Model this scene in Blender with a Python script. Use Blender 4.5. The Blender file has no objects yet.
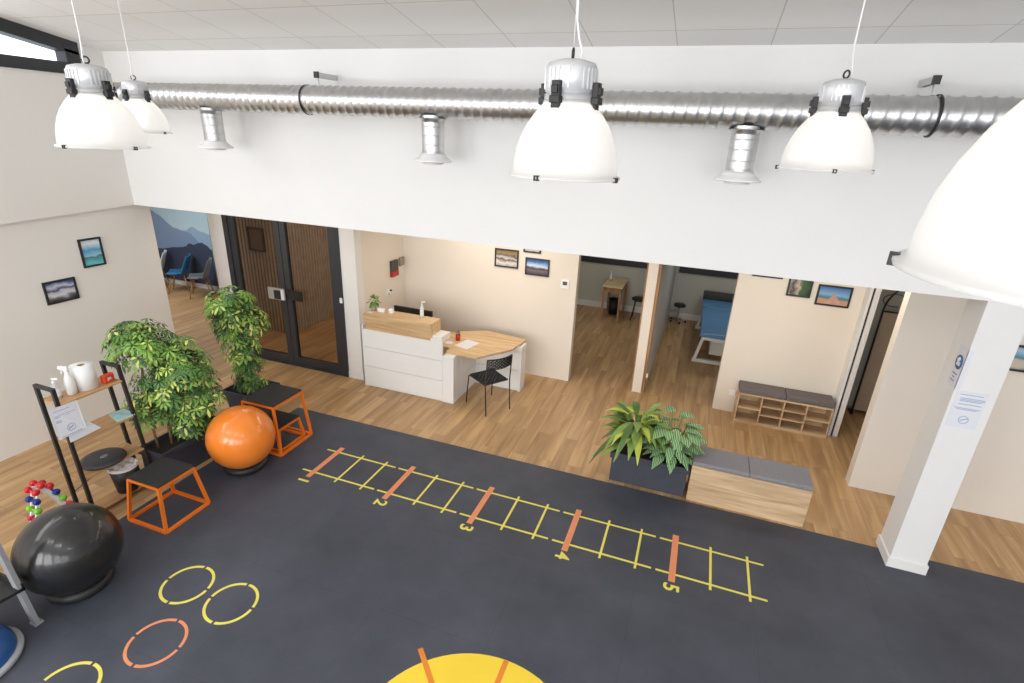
import bpy, bmesh, math, random
from mathutils import Matrix, Vector
from math import sin, cos, pi, radians
random.seed(7)
S = bpy.context.scene
COL = S.collection

# ------------------------------------------------------------------ camera
cam_d = bpy.data.cameras.new('camera'); cam_d.sensor_width = 36; cam_d.lens = 527.19/1024*36
cam_d.clip_start = 0.05; cam_d.clip_end = 200
cam = bpy.data.objects.new('camera', cam_d); COL.objects.link(cam)
Rw = ((0.9396167841520054, 0.15985539058419884, -0.30259965803189),
      (0.3396565189988779, -0.32739980057628837, 0.8817271798488302),
      (0.04187777502934507, -0.9312656037263375, -0.361926273258535))
M4 = Matrix([[Rw[i][0], -Rw[i][1], -Rw[i][2], (0, 0, 3.7)[i]] for i in range(3)] + [[0, 0, 0, 1]])
cam.matrix_world = M4
S.camera = cam
# ------------------------------------------------------------------ world, exposure
W = bpy.data.worlds.new('world'); S.world = W; W.use_nodes = True
bg = W.node_tree.nodes['Background']; bg.inputs[0].default_value = (0.86, 0.93, 1.0, 1); bg.inputs[1].default_value = 2.4
S.view_settings.view_transform = 'Standard'; S.view_settings.look = 'None'
S.view_settings.gamma = 1; S.view_settings.use_curve_mapping = False
S.view_settings.exposure = 0.0

def area(name, loc, rot, sx, sy, power, col=(1, 1, 1)):
    l = bpy.data.lights.new(name, 'AREA'); l.shape = 'RECTANGLE'; l.size = sx; l.size_y = sy
    l.energy = power; l.color = col
    o = bpy.data.objects.new(name, l); o.location = loc; o.rotation_euler = rot; COL.objects.link(o)
    return o
# area lights added at assumed tall windows of the rear wall, behind the camera
for x, p in ((-5.2, 225), (-1.7, 185), (1.8, 120), (5.3, 85)):
    area('window_daylight', (x, -5.85, 2.9), (radians(90), 0, 0), 2.6, 3.6, p, (1.0, 0.985, 0.97))
# added fill lights shining down from the rear ceiling to brighten the mat
for x in (-4.6, -1.2, 2.4):
    area('roof_light', (x, -1.6, 5.5), (radians(-9.76), 0, 0), 1.6, 1.2, 45, (1.0, 0.99, 0.98))
# light added at the side window of the gym on the left
area('window_daylight', (-7.0, 0.9, 4.55), (0, radians(-90), 0), 0.6, 5.0, 55, (0.95, 0.97, 1.0))
# unseen fill lights added under the ceiling of the low part of the building
WARM = (1.0, 0.9, 0.77)
for loc, sx, sy, p, c in (((-2.9, 6.95, 2.63), 1.8, 0.5, 20, WARM), ((1.4, 6.6, 2.63), 1.6, 0.5, 17, WARM),
                       ((-0.9, 6.3, 2.63), 1.6, 0.5, 11, WARM), ((-5.9, 5.8, 2.63), 1.6, 0.5, 10, WARM),
                       ((-1.8, 10.0, 2.63), 0.6, 0.6, 14, (1, .97, .92)), ((0.9, 10.2, 2.63), 0.6, 0.6, 14, (1, .97, .92)),
                       ((-10.6, 7.0, 2.63), 1.6, 1.6, 62, (.93, .97, 1)), ((-5.7, 9.4, 2.63), 0.8, 0.8, 22, WARM), ((-6.0, 6.95, 2.63), 1.2, 0.3, 11, WARM),
                       ((4.3, 5.7, 2.63), 1.6, 0.4, 8, WARM), ((3.2, 7.4, 2.63), 0.4, 0.4, 2.5, WARM)):
    area('ceiling_panel_light', loc, (0, 0, 0), sx, sy, p, c)

# ------------------------------------------------------------------ materials
MATS = {}
def nm(name):
    m = bpy.data.materials.new(name); m.use_nodes = True
    return m, m.node_tree, m.node_tree.nodes['Principled BSDF']
def mat(name, col, rough=0.5, metal=0.0, var=0.06, scale=6.0, bump=0.0, spec=0.5, coat=0.0):
    if name in MATS: return MATS[name]
    m, nt, b = nm(name)
    tc = nt.nodes.new('ShaderNodeTexCoord'); n = nt.nodes.new('ShaderNodeTexNoise'); n.inputs['Scale'].default_value = scale
    n.inputs['Detail'].default_value = 4
    nt.links.new(tc.outputs['Object'], n.inputs['Vector'])
    r = nt.nodes.new('ShaderNodeValToRGB')
    r.color_ramp.elements[0].position = 0.3; r.color_ramp.elements[1].position = 0.7
    r.color_ramp.elements[0].color = tuple(c*(1-var) for c in col)+(1,)
    r.color_ramp.elements[1].color = tuple(min(1, c*(1+var)) for c in col)+(1,)
    nt.links.new(n.outputs['Fac'], r.inputs['Fac']); nt.links.new(r.outputs['Color'], b.inputs['Base Color'])
    b.inputs['Roughness'].default_value = rough; b.inputs['Metallic'].default_value = metal
    b.inputs['Specular IOR Level'].default_value = spec; b.inputs['Coat Weight'].default_value = coat
    if bump:
        bp = nt.nodes.new('ShaderNodeBump'); bp.inputs['Strength'].default_value = bump; bp.inputs['Distance'].default_value = 0.01
        nt.links.new(n.outputs['Fac'], bp.inputs['Height']); nt.links.new(bp.outputs['Normal'], b.inputs['Normal'])
    MATS[name] = m
    return m
def srgb(r, g, b):
    f = lambda c: (c/255/12.92) if c/255 <= 0.04045 else ((c/255+0.055)/1.055)**2.4
    return (f(r), f(g), f(b))
def wood(name, c1, c2, axis='X', scale=1.0, rough=0.5, planks=None, gap=0.35):
    """streaky wood; planks=(length, width) adds a plank layout running along the axis"""
    if name in MATS: return MATS[name]
    m, nt, b = nm(name)
    N = nt.nodes.new; L = nt.links.new
    tc = N('ShaderNodeTexCoord'); mp = N('ShaderNodeMapping')
    st = {'X': (1.2, 14, 14), 'Y': (14, 1.2, 14), 'Z': (14, 14, 1.2)}[axis]
    mp.inputs['Scale'].default_value = tuple(s*scale for s in st)
    L(tc.outputs['Object'], mp.inputs['Vector'])
    n = N('ShaderNodeTexNoise'); n.inputs['Scale'].default_value = 1; n.inputs['Detail'].default_value = 6; n.inputs['Distortion'].default_value = 0.6
    L(mp.outputs['Vector'], n.inputs['Vector'])
    r = N('ShaderNodeValToRGB'); r.color_ramp.elements[0].position = 0.32; r.color_ramp.elements[1].position = 0.68
    r.color_ramp.elements[0].color = c1+(1,); r.color_ramp.elements[1].color = c2+(1,)
    out = r.outputs['Color']
    if planks:
        m2 = N('ShaderNodeMapping')
        if axis == 'Y': m2.inputs['Rotation'].default_value = (0, 0, radians(90))
        L(tc.outputs['Object'], m2.inputs['Vector'])
        br = N('ShaderNodeTexBrick'); br.inputs['Scale'].default_value = 1; br.inputs['Brick Width'].default_value = planks[0]
        br.inputs['Row Height'].default_value = planks[1]; br.inputs['Mortar Size'].default_value = 0.0015; br.inputs['Mortar Smooth'].default_value = 0.3
        br.inputs['Color1'].default_value = (0.84, 0.83, 0.81, 1); br.inputs['Color2'].default_value = (1.06, 1.06, 1.06, 1)
        br.inputs['Mortar'].default_value = (gap, gap, gap, 1); br.inputs['Bias'].default_value = 0.0
        L(m2.outputs['Vector'], br.inputs['Vector'])
        n2 = N('ShaderNodeMixRGB'); n2.blend_type = 'ADD'; n2.inputs['Fac'].default_value = 0.5
        # shift the grain from plank to plank
        L(mp.outputs['Vector'], n2.inputs['Color1']); 
        vm = N('ShaderNodeVectorMath'); vm.operation = 'SCALE'; vm.inputs['Scale'].default_value = 30
        L(br.outputs['Color'], vm.inputs[0]); L(vm.outputs[0], n2.inputs['Color2']); n2.use_clamp = False
        L(n2.outputs['Color'], n.inputs['Vector'])
        mu = N('ShaderNodeMixRGB'); mu.blend_type = 'MULTIPLY'; mu.inputs['Fac'].default_value = 1
        L(out, mu.inputs['Color1']); L(br.outputs['Color'], mu.inputs['Color2']); out = mu.outputs['Color']
    L(n.outputs['Fac'], r.inputs['Fac']); L(out, b.inputs['Base Color'])
    b.inputs['Roughness'].default_value = rough
    MATS[name] = m
    return m
def glass(name, tint=(1, 1, 1), alpha=0.85, rough=0.03):
    if name in MATS: return MATS[name]
    m = bpy.data.materials.new(name); m.use_nodes = True; nt = m.node_tree; nt.nodes.clear()
    o = nt.nodes.new('ShaderNodeOutputMaterial'); t = nt.nodes.new('ShaderNodeBsdfTransparent'); g = nt.nodes.new('ShaderNodeBsdfGlossy')
    t.inputs[0].default_value = tint+(1,); g.inputs['Roughness'].default_value = rough
    lw = nt.nodes.new('ShaderNodeLayerWeight'); pw = nt.nodes.new('ShaderNodeMath'); pw.operation = 'POWER'; pw.inputs[1].default_value = 3.5
    fr = nt.nodes.new('ShaderNodeMath'); fr.operation = 'MULTIPLY_ADD'; fr.inputs[1].default_value = .7; fr.inputs[2].default_value = .03
    nt.links.new(lw.outputs['Facing'], pw.inputs[0]); nt.links.new(pw.outputs[0], fr.inputs[0])
    mx = nt.nodes.new('ShaderNodeMixShader')
    nt.links.new(fr.outputs[0], mx.inputs[0]); nt.links.new(t.outputs[0], mx.inputs[1]); nt.links.new(g.outputs[0], mx.inputs[2]); nt.links.new(mx.outputs[0], o.inputs[0])
    MATS[name] = m
    return m
def picmat(name, stops, noise=0.25, scale=6, axis='Z', hz=0.3, c2=None):
    """landscape photograph: bands along one object axis, ragged by noise"""
    m, nt, b = nm(name); N = nt.nodes.new; L = nt.links.new
    tc = N('ShaderNodeTexCoord'); sp = N('ShaderNodeSeparateXYZ'); L(tc.outputs['Object'], sp.inputs[0])
    n = N('ShaderNodeTexNoise'); n.inputs['Scale'].default_value = scale/0.3; n.inputs['Detail'].default_value = 5; L(tc.outputs['Object'], n.inputs['Vector'])
    a = N('ShaderNodeMath'); a.operation = 'MULTIPLY_ADD'; a.inputs[1].default_value = 1/hz; a.inputs[2].default_value = 0.5-noise/2
    L(sp.outputs[axis], a.inputs[0])
    a2 = N('ShaderNodeMath'); a2.operation = 'MULTIPLY_ADD'; a2.inputs[1].default_value = noise; L(n.outputs['Fac'], a2.inputs[0]); L(a.outputs[0], a2.inputs[2])
    r = N('ShaderNodeValToRGB'); els = r.color_ramp.elements
    for i, (p, c) in enumerate(stops):
        e = els[i] if i < 2 else els.new(p)
        e.position = p; e.color = srgb(*c)+(1,)
    L(a2.outputs[0], r.inputs['Fac']); L(r.outputs['Color'], b.inputs['Base Color'])
    b.inputs['Roughness'].default_value = 0.25
    return m

WHITE = mat('white_wall_paint', (0.79, 0.79, 0.785), 0.9, var=0.012, scale=1.5)
WHITE_L = mat('off_white_wall_paint', (0.80, 0.775, 0.74), 0.9, var=0.012, scale=1.5)
BEIGE = mat('cream_wall_paint', (0.76, 0.69, 0.60), 0.9, var=0.015, scale=1.5)
ROOMW = mat('grey_green_room_paint', (0.55, 0.545, 0.48), 0.9, var=0.02, scale=1.5)
TRIM = mat('white_trim', (0.8, 0.79, 0.77), 0.6, var=0.01)
BLACKM = mat('black_painted_metal', (0.018, 0.018, 0.02), 0.45, var=0.1)
CHAR = mat('anthracite_frame', (0.03, 0.032, 0.037), 0.5, var=0.08)
BLACKP = mat('black_plastic', (0.015, 0.015, 0.016), 0.5, var=0.1)
WPLAS = mat('white_plastic', (0.85, 0.85, 0.85), 0.4, var=0.01)
WLAM = mat('white_laminate', (0.80, 0.79, 0.77), 0.35, var=0.01)
ORANGE_M = mat('orange_steel', srgb(238, 122, 34), 0.35, var=0.04)
YEL = mat('yellow_marking', srgb(226, 216, 96), 0.6, var=0.05, scale=12)
ORG = mat('orange_marking', srgb(224, 142, 98), 0.6, var=0.05, scale=12)
YELC = mat('yellow_circle', srgb(240, 208, 58), 0.6, var=0.02, scale=4)
STEEL = mat('brushed_steel', (0.62, 0.63, 0.64), 0.3, metal=1.0, var=0.05)
GALV = mat('galvanised_duct', (0.62, 0.625, 0.63), 0.36, metal=1.0, var=0.10, scale=9)
OAK = wood('light_oak', srgb(192, 156, 112), srgb(222, 192, 150), 'X', 1.4, 0.45)
OAKG = wood('washed_oak', srgb(178, 146, 110), srgb(220, 192, 156), 'X', 1.2, 0.5)
OAKY = wood('shelf_oak', srgb(172, 128, 84), srgb(206, 166, 118), 'Y', 1.4, 0.5)
OAKZ = wood('door_edge_oak', srgb(150, 108, 70), srgb(186, 144, 100), 'Z', 1.4, 0.5)
FLOORM = wood('plank_floor', srgb(164, 128, 88), srgb(206, 170, 124), 'Y', 0.7, 0.42, planks=(1.2, 0.18))
CUSH = mat('grey_cushion_fabric', srgb(132, 132, 138), 0.95, var=0.12, scale=60, bump=0.2)
CUSHD = mat('brown_grey_cushion_fabric', srgb(108, 102, 102), 0.95, var=0.12, scale=60, bump=0.2)
PAPER = mat('white_paper', (0.74, 0.755, 0.81), 0.8, var=0.01)
INK = mat('blue_ink', srgb(158, 172, 202), 0.8, var=0.05)
CHARP = mat('charcoal_planter', srgb(62, 65, 75), 0.6, var=0.08, scale=8)
SOIL = mat('dark_soil', (0.02, 0.014, 0.01), 0.95, var=0.4, scale=60, bump=0.6)
CLEAR = glass('clear_glass', (0.97, 0.98, 0.98))

# ------------------------------------------------------------------ mesh builder
class MB:
    def __init__(s): s.bm = bmesh.new(); s.sm = set()
    def _mi(s, fs, mi, smooth):
        for f in fs: f.material_index = mi; f.smooth = smooth
    def box(s, x0, x1, y0, y1, z0, z1, mi=0):
        v = [s.bm.verts.new(p) for p in ((x0,y0,z0),(x1,y0,z0),(x1,y1,z0),(x0,y1,z0),(x0,y0,z1),(x1,y0,z1),(x1,y1,z1),(x0,y1,z1))]
        fs = [s.bm.faces.new([v[i] for i in q]) for q in ((3,2,1,0),(4,5,6,7),(0,1,5,4),(1,2,6,5),(2,3,7,6),(3,0,4,7))]
        s._mi(fs, mi, False); return s
    def hexa(s, bot, top, mi=0):
        v = [s.bm.verts.new(p) for p in list(bot)+list(top)]
        n = len(bot)
        fs = [s.bm.faces.new(v[:n][::-1]), s.bm.faces.new(v[n:])]
        for i in range(n): fs.append(s.bm.faces.new((v[i], v[(i+1)%n], v[n+(i+1)%n], v[n+i])))
        s._mi(fs, mi, False); return s
    def prism(s, poly, z0, z1, mi=0):
        return s.hexa([(x, y, z0) for x, y in poly], [(x, y, z1) for x, y in poly], mi)
    def rings(s, rr, mi=0, smooth=True, cap=(True, True), closed=False):
        vr = [[s.bm.verts.new(p) for p in r] for r in rr]; fs = []
        pairs = list(zip(vr[:-1], vr[1:])) + ([(vr[-1], vr[0])] if closed else [])
        for a, b in pairs:
            n = len(a)
            for i in range(n): fs.append(s.bm.faces.new((a[i], a[(i+1)%n], b[(i+1)%n], b[i])))
        s._mi(fs, mi, smooth)
        if not closed:
            if cap[0]: f = s.bm.faces.new(vr[0][::-1]); s._mi([f], mi, False)
            if cap[1]: f = s.bm.faces.new(vr[-1]); s._mi([f], mi, False)
        return s
    def cyl(s, p, q, r0, r1=None, n=16, mi=0, smooth=True, cap=(True, True)):
        r1 = r0 if r1 is None else r1
        p = Vector(p); q = Vector(q); d = (q-p).normalized()
        a = d.cross(Vector((0, 0, 1)));  a = d.cross(Vector((1, 0, 0))) if a.length < 1e-3 else a
        a.normalize(); b = d.cross(a)
        ring = lambda c, r: [c+(a*cos(t)+b*sin(t))*r for t in [2*pi*i/n for i in range(n)]]
        rr = [ring(p, r0), ring(q, r1)]
        return s.rings(rr, mi, smooth, cap)
    def bar(s, p, q, w, h=None, mi=0, up=(0, 0, 1)):
        h = w if h is None else h
        p = Vector(p); q = Vector(q); d = (q-p).normalized(); a = d.cross(Vector(up))
        if a.length < 1e-3: a = d.cross(Vector((1, 0, 0)))
        a.normalize(); b = a.cross(d)
        ring = lambda c: [c+a*(w/2*i)+b*(h/2*j) for i, j in ((-1,-1),(1,-1),(1,1),(-1,1))]
        return s.rings([ring(p), ring(q)], mi, False)
    def tube(s, pts, r, n=8, mi=0, closed=False):
        P = [Vector(p) for p in pts]; rr = []; prev = None
        for i, p in enumerate(P):
            if closed: d = P[(i+1)%len(P)]-P[i-1]
            else: d = (P[min(i+1, len(P)-1)]-P[max(i-1, 0)])
            d.normalize()
            if prev is None:
                a = d.cross(Vector((0, 0, 1)));  a = d.cross(Vector((1, 0, 0))) if a.length < 1e-2 else a
            else: a = prev-d*prev.dot(d)
            a.normalize(); prev = a; b = d.cross(a)
            ri = r[i] if isinstance(r, (list, tuple)) else r
            rr.append([p+(a*cos(2*pi*k/n)+b*sin(2*pi*k/n))*ri for k in range(n)])
        return s.rings(rr, mi, True, closed=closed)
    def lathe(s, prof, n=32, c=(0, 0, 0), mi=0, smooth=True, cap=(True, True)):
        rr = [[(c[0]+max(r, 1e-4)*cos(2*pi*k/n), c[1]+max(r, 1e-4)*sin(2*pi*k/n), c[2]+z) for k in range(n)] for r, z in prof]
        return s.rings(rr, mi, smooth, cap)
    def sphere(s, c, r, n=24, m=14, mi=0, sq=1.0):
        return s.lathe([(r*sin(pi*i/m), -r*sq*cos(pi*i/m)) for i in range(m+1)], n, c, mi, True, (False, False))
    def face(s, pts, mi=0, smooth=False):
        f = s.bm.faces.new([s.bm.verts.new(p) for p in pts]); f.material_index = mi; f.smooth = smooth; return s
    def addmesh(s, me, M, mi=0):
        off = [s.bm.verts.new(M @ v.co) for v in me.vertices]
        for p in me.polygons:
            try: f = s.bm.faces.new([off[i] for i in p.vertices]); f.material_index = mi
            except ValueError: pass
        return s
    def arc(s, cx, cy, r, w, a0, a1, z0, z1, mi=0, n=14):
        o = [(cx+(r+w/2)*cos(a0+(a1-a0)*i/n), cy+(r+w/2)*sin(a0+(a1-a0)*i/n)) for i in range(n+1)]
        i_ = [(cx+(r-w/2)*cos(a0+(a1-a0)*i/n), cy+(r-w/2)*sin(a0+(a1-a0)*i/n)) for i in range(n+1)]
        for k in range(n): s.prism([i_[k], o[k], o[k+1], i_[k+1]], z0, z1, mi)
        return s
def root_of(o):
    while o.parent: o = o.parent
    return o
def build(name, mb, mats, parent=None, bevel=0, world=False, seg=2, recalc=True):
    me = bpy.data.meshes.new(name)
    if recalc: bmesh.ops.recalc_face_normals(mb.bm, faces=mb.bm.faces)
    if world and parent:
        r = root_of(parent); M = (Matrix.Translation(r.location) @ r.rotation_euler.to_matrix().to_4x4()).inverted()
        bmesh.ops.transform(mb.bm, matrix=M, verts=mb.bm.verts)
    mb.bm.to_mesh(me); mb.bm.free()
    for m in (mats if isinstance(mats, (list, tuple)) else [mats]): me.materials.append(m)
    o = bpy.data.objects.new(name, me); COL.objects.link(o)
    if parent: o.parent = parent
    if bevel:
        b = o.modifiers.new('bevel', 'BEVEL'); b.width = bevel; b.segments = seg; b.limit_method = 'ANGLE'; b.angle_limit = radians(40)
    return o
def centred(name, mb, mats, c, parent=None, **k):
    """mesh whose origin is moved to c (so Object coordinates are centred there)"""
    bmesh.ops.translate(mb.bm, vec=-Vector(c), verts=mb.bm.verts)
    o = build(name, mb, mats, parent, **k)
    rl = root_of(parent).location if parent else Vector((0, 0, 0))
    o.location = Vector(c)-rl
    return o
def struct(name, mb, mats, parent=None, bevel=0):
    o = build(name, mb, mats, parent, bevel)
    if not parent: o['kind'] = 'structure'
    return o
def tag(o, label, cat, group=None, kind=None):
    o['label'] = label; o['category'] = cat
    if group: o['group'] = group
    if kind: o['kind'] = kind
    return o
def thing(name, label, cat, loc=(0, 0, 0), rotz=0, group=None):
    o = bpy.data.objects.new(name, None); COL.objects.link(o); o.location = loc; o.rotation_euler = (0, 0, rotz)
    o.empty_display_size = 0.1
    return tag(o, label, cat, group)
def dup(root, loc, rotz=None, label=None):
    r = root.copy(); COL.objects.link(r); r.location = loc
    if rotz is not None: r.rotation_euler = (0, 0, rotz)
    if label: r['label'] = label
    for ch in list(root.children):
        c = ch.copy(); COL.objects.link(c); c.parent = r
        for g in list(ch.children):
            d = g.copy(); COL.objects.link(d); d.parent = c
    return r
def text_mesh(txt, size=1.0, bold=0.0):
    cu = bpy.data.curves.new('txt', 'FONT'); cu.body = txt; cu.size = size; cu.align_x = 'CENTER'; cu.align_y = 'CENTER'
    cu.extrude = 0.001; cu.offset = bold
    o = bpy.data.objects.new('txt', cu); COL.objects.link(o)
    dg = bpy.context.evaluated_depsgraph_get(); me = bpy.data.meshes.new_from_object(o.evaluated_get(dg))
    bpy.data.objects.remove(o)
    return me
CEIL = lambda y: 4.44+0.172*(5-y)

# ------------------------------------------------------------------ room shell
struct('floor', MB().box(-13, 7, -6, 13, -0.1, 0), FLOORM)
struct('wall_left', MB().box(-7.29, -7.085, -6, 5.24, 0, 2.66), WHITE_L)
m = MB().hexa([(-7.25, -6, 2.23), (-7.03, -6, 2.23), (-7.03, 5.2, 2.665), (-7.25, 5.2, 2.665)], [(-7.25, -6, 4.15), (-7.03, -6, 4.15), (-7.03, 5.2, 4.15), (-7.25, 5.2, 4.15)])
m.hexa([(-7.25, 4.72, 4.15), (-7.03, 4.72, 4.15), (-7.03, 5.2, 4.15), (-7.25, 5.2, 4.15)],
       [(-7.25, 4.72, CEIL(4.72)+.02), (-7.03, 4.72, CEIL(4.72)+.02), (-7.03, 5.2, CEIL(5.2)+.02), (-7.25, 5.2, CEIL(5.2)+.02)])
m.hexa([(-7.25, -6, 4.15), (-7.03, -6, 4.15), (-7.03, -2.5, 4.15), (-7.25, -2.5, 4.15)],
       [(-7.25, -6, CEIL(-6)), (-7.03, -6, CEIL(-6)), (-7.03, -2.5, CEIL(-2.5)), (-7.25, -2.5, CEIL(-2.5))])
struct('wall_upper_left', m, WHITE_L)
struct('wall_upper_back', MB().box(-7.03, 7, 5.0, 5.2, 2.66, 4.5), WHITE)
struct('wall_right', MB().box(7, 7.2, -6, 5.2, 0, 6.4), WHITE)
# unseen rear wall; its four tall window openings are assumed
m = MB()
xs = [-7.29, -6.5, -3.9, -3.0, -0.4, 0.5, 3.1, 4.0, 6.6, 7.2]
m.box(-7.29, 7.2, -6.2, -6, 0, 1.1); m.box(-7.29, 7.2, -6.2, -6, 4.7, 6.5)
for i in range(0, 10, 2): m.box(xs[i], xs[i+1], -6.2, -6, 1.1, 4.7)
struct('wall_rear', m, WHITE)
for i in range(1, 9, 2):
    f = MB()
    x0, x1 = xs[i], xs[i+1]
    for a, b in ((x0, x0+.07), (x1-.07, x1), ((x0+x1)/2-.035, (x0+x1)/2+.035)): f.box(a, b, -6.15, -6.05, 1.1, 4.7)
    for a, b in ((1.1, 1.17), (4.63, 4.7), (2.9, 2.96)): f.box(x0+.07, x1-.07, -6.15, -6.05, a, b)
    struct('window_%d' % (2+i//2), f, CHAR)  # frame of an assumed rear window, out of view
# sloping tiled ceiling
def tile_ceiling():
    m_, nt, b = nm('ceiling_tiles'); N = nt.nodes.new; L = nt.links.new
    tc = N('ShaderNodeTexCoord'); mp = N('ShaderNodeMapping'); mp.inputs['Location'].default_value = (-0.28, -0.27, 0)
    L(tc.outputs['Object'], mp.inputs['Vector'])
    br = N('ShaderNodeTexBrick'); br.offset = 0; br.inputs['Scale'].default_value = 1; br.inputs['Brick Width'].default_value = 0.695
    br.inputs['Row Height'].default_value = 0.63; br.inputs['Mortar Size'].default_value = 0.006; br.inputs['Mortar Smooth'].default_value = 0.6
    br.inputs['Color1'].default_value = (0.84, 0.83, 0.815, 1); br.inputs['Color2'].default_value = (0.87, 0.86, 0.845, 1)
    br.inputs['Mortar'].default_value = (0.60, 0.585, 0.56, 1)
    L(mp.outputs['Vector'], br.inputs['Vector']); L(br.outputs['Color'], b.inputs['Base Color']); b.inputs['Roughness'].default_value = 0.95
    return m_
m = MB(); m.hexa([(-7.29, -6.2, CEIL(-6.2)), (7.2, -6.2, CEIL(-6.2)), (7.2, 5.2, CEIL(5.2)), (-7.29, 5.2, CEIL(5.2))],
                 [(-7.29, -6.2, 6.6), (7.2, -6.2, 6.6), (7.2, 5.2, 4.6), (-7.29, 5.2, 4.6)])
struct('ceiling', m, tile_ceiling())
m = MB().box(-13, 7.2, 5.2, 13, 2.66, 2.76); m.box(-13, -7.29, 4.3, 5.2, 2.66, 2.76)
struct('ceiling', m, WHITE)
# high side window under the slope
w1 = thing('window_1', '', ''); del w1['label'], w1['category']; w1['kind'] = 'structure'
f = MB()
def zc(y, d=0): return CEIL(y)-d
f.box(-7.18, -7.01, -2.5, 4.72, 4.15, 4.27)
f.hexa([(-7.18, -2.5, zc(-2.5, .13)), (-7.01, -2.5, zc(-2.5, .13)), (-7.01, 4.72, zc(4.72, .13)), (-7.18, 4.72, zc(4.72, .13))],
       [(-7.18, -2.5, zc(-2.5)), (-7.01, -2.5, zc(-2.5)), (-7.01, 4.72, zc(4.72)), (-7.18, 4.72, zc(4.72))])
for y0, y1 in ((4.57, 4.72), (2.2, 2.3), (-0.2, -0.1), (-2.5, -2.4)):
    f.hexa([(-7.18, y0, 4.27), (-7.01, y0, 4.27), (-7.01, y1, 4.27), (-7.18, y1, 4.27)],
           [(-7.18, y0, zc(y0, .1)), (-7.01, y0, zc(y0, .1)), (-7.01, y1, zc(y1, .1)), (-7.18, y1, zc(y1, .1))])
build('window_frame', f, CHAR, w1)
f = MB(); f.face([(-7.12, -2.4, 4.26), (-7.12, 4.6, 4.26), (-7.12, 4.6, zc(4.6, .1)), (-7.12, -2.4, zc(-2.4, .1))])
build('window_pane', f, CLEAR, w1)
# pier and walls of the low part
struct('wall_pier', MB().box(-7.39, -7.09, 6.39, 6.6, 0, 2.66), WHITE_L)
struct('wall_waiting_back', MB().box(-13, -8.2, 9.07, 9.2, 0, 2.66), WHITE_L)
struct('wall_waiting_left', MB().box(-13.1, -13, 4.3, 9.2, 0, 2.66), WHITE_L)
struct('wall_waiting_front', MB().box(-13, -7.29, 4.3, 4.42, 0, 2.66), WHITE_L)
struct('baseboard_waiting', MB().box(-13, -8.2, 9.05, 9.07, 0, 0.12), TRIM)
SLAT = mat('brown_slat_panel', srgb(190, 176, 160), 0.6, var=0.12)
m = MB().box(-8.2, -7.03, 7.52, 7.6, 0, 2.66, 1); m.box(-7.08, -7.0, 7.6, 12, 0, 2.66, 1); m.box(-8.2, -8.1, 7.52, 9.2, 0, 2.66, 1)
x = -8.15
while x < -7.05: m.box(x, x+.045, 7.5, 7.53, 0, 2.66); x += .075
y = 7.55
while y < 11.9: m.box(-7.01, -6.98, y, y+.045, 0, 2.66); y += .075
struct('wall_slatted', m, [SLAT, mat('dark_slat_backing', srgb(100, 82, 66), 0.8)])
struct('wall_corridor_right', MB().box(-4.95, -4.8, 6.55, 12, 0, 2.66), WHITE_L)
struct('wall_corridor_end', MB().box(-7.0, -4.8, 12, 12.1, 0, 2.66), WHITE_L)
m = MB().box(-4.92, -4.66, 6.39, 6.55, 0, 2.66); struct('wall_desk_pier', m, WHITE_L)
struct('wall_alcove_left', MB().box(-4.8, -4.66, 6.55, 7.73, 0, 2.66), BEIGE)
m = MB().box(-4.8, -1.65, 7.73, 7.88, 0, 2.66); m.box(-1.65, -.63, 7.73, 7.88, 2.12, 2.66); m.box(-.48, .59, 7.73, 7.88, 2.12, 2.66)
m.box(.59, 2.12, 7.73, 7.88, 0, 2.66)
struct('wall_back', m, BEIGE)
struct('wall_divider', MB().box(-.625, -.485, 7.8, 7.98, 0, 2.66), mat('pale_panel', (0.8, 0.72, 0.62), 0.6, var=.02))
struct('trim_3', MB().box(-.65, -.625, 7.83, 8.0, 0, 2.66), OAKZ)
struct('trim_4', MB().box(-.485, -.442, 7.83, 8.0, 0, 2.66), OAKZ)
struct('wall_between_rooms', MB().prism([(-.62, 7.98), (-.445, 7.98), (-.37, 12.06), (-.62, 12.06)], 0, 2.66), mat('grey_room_paint', (.47, .47, .45), .85, var=.02))
for i_, (a_, b_) in enumerate(((-3.1, -.7), (-.3, 2.05))):
    w_ = thing('window_%d' % (6+i_), '', ''); del w_['label'], w_['category']; w_['kind'] = 'structure'
    build('window_frame', MB().box(a_, b_, 12.02, 12.06, 1.06, 1.24).box(a_, a_+.08, 12.02, 12.06, 1.24, 2.4).box(b_-.08, b_, 12.02, 12.06, 1.24, 2.4).box(a_, b_, 12.02, 12.06, 2.32, 2.4), CHAR, w_)
    build('window_blind', MB().box(a_+.08, b_-.08, 12.035, 12.055, 1.24, 2.32), mat('grey_blind', (.45, .45, .43), .8, var=.02), w_)
struct('wall_room_back', MB().box(-3.2, 2.2, 12.06, 12.2, 0, 2.66), ROOMW)
struct('wall_room_left', MB().box(-3.3, -3.2, 7.88, 12.2, 0, 2.66), ROOMW)
struct('wall_room_right', MB().box(2.12, 2.24, 7.88, 12.2, 0, 2.66), ROOMW)
m = MB().box(-3.2, -.6, 12.045, 12.06, 0, .14); m.box(-.37, 2.12, 12.045, 12.06, 0, .14); struct('baseboard_rooms', m, TRIM)
struct('baseboard_pier', MB().box(-4.93, -4.645, 6.378, 6.39, 0, .1), TRIM)
# right side
m = MB().box(2.13, 7.2, 6.32, 6.47, 0, 2.66); struct('wall_right_front', m, WHITE_L if False else mat('cream_side_paint', (0.77, 0.71, 0.64), 0.9, var=.012, scale=1.5))
m = MB().box(2.24, 7.2, 8.75, 8.87, 0, 2.66); struct('wall_side_room', m, ROOMW)
struct('wall_end', MB().box(7.0, 7.2, 5.2, 8.75, 0, 2.66), WHITE)
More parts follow.
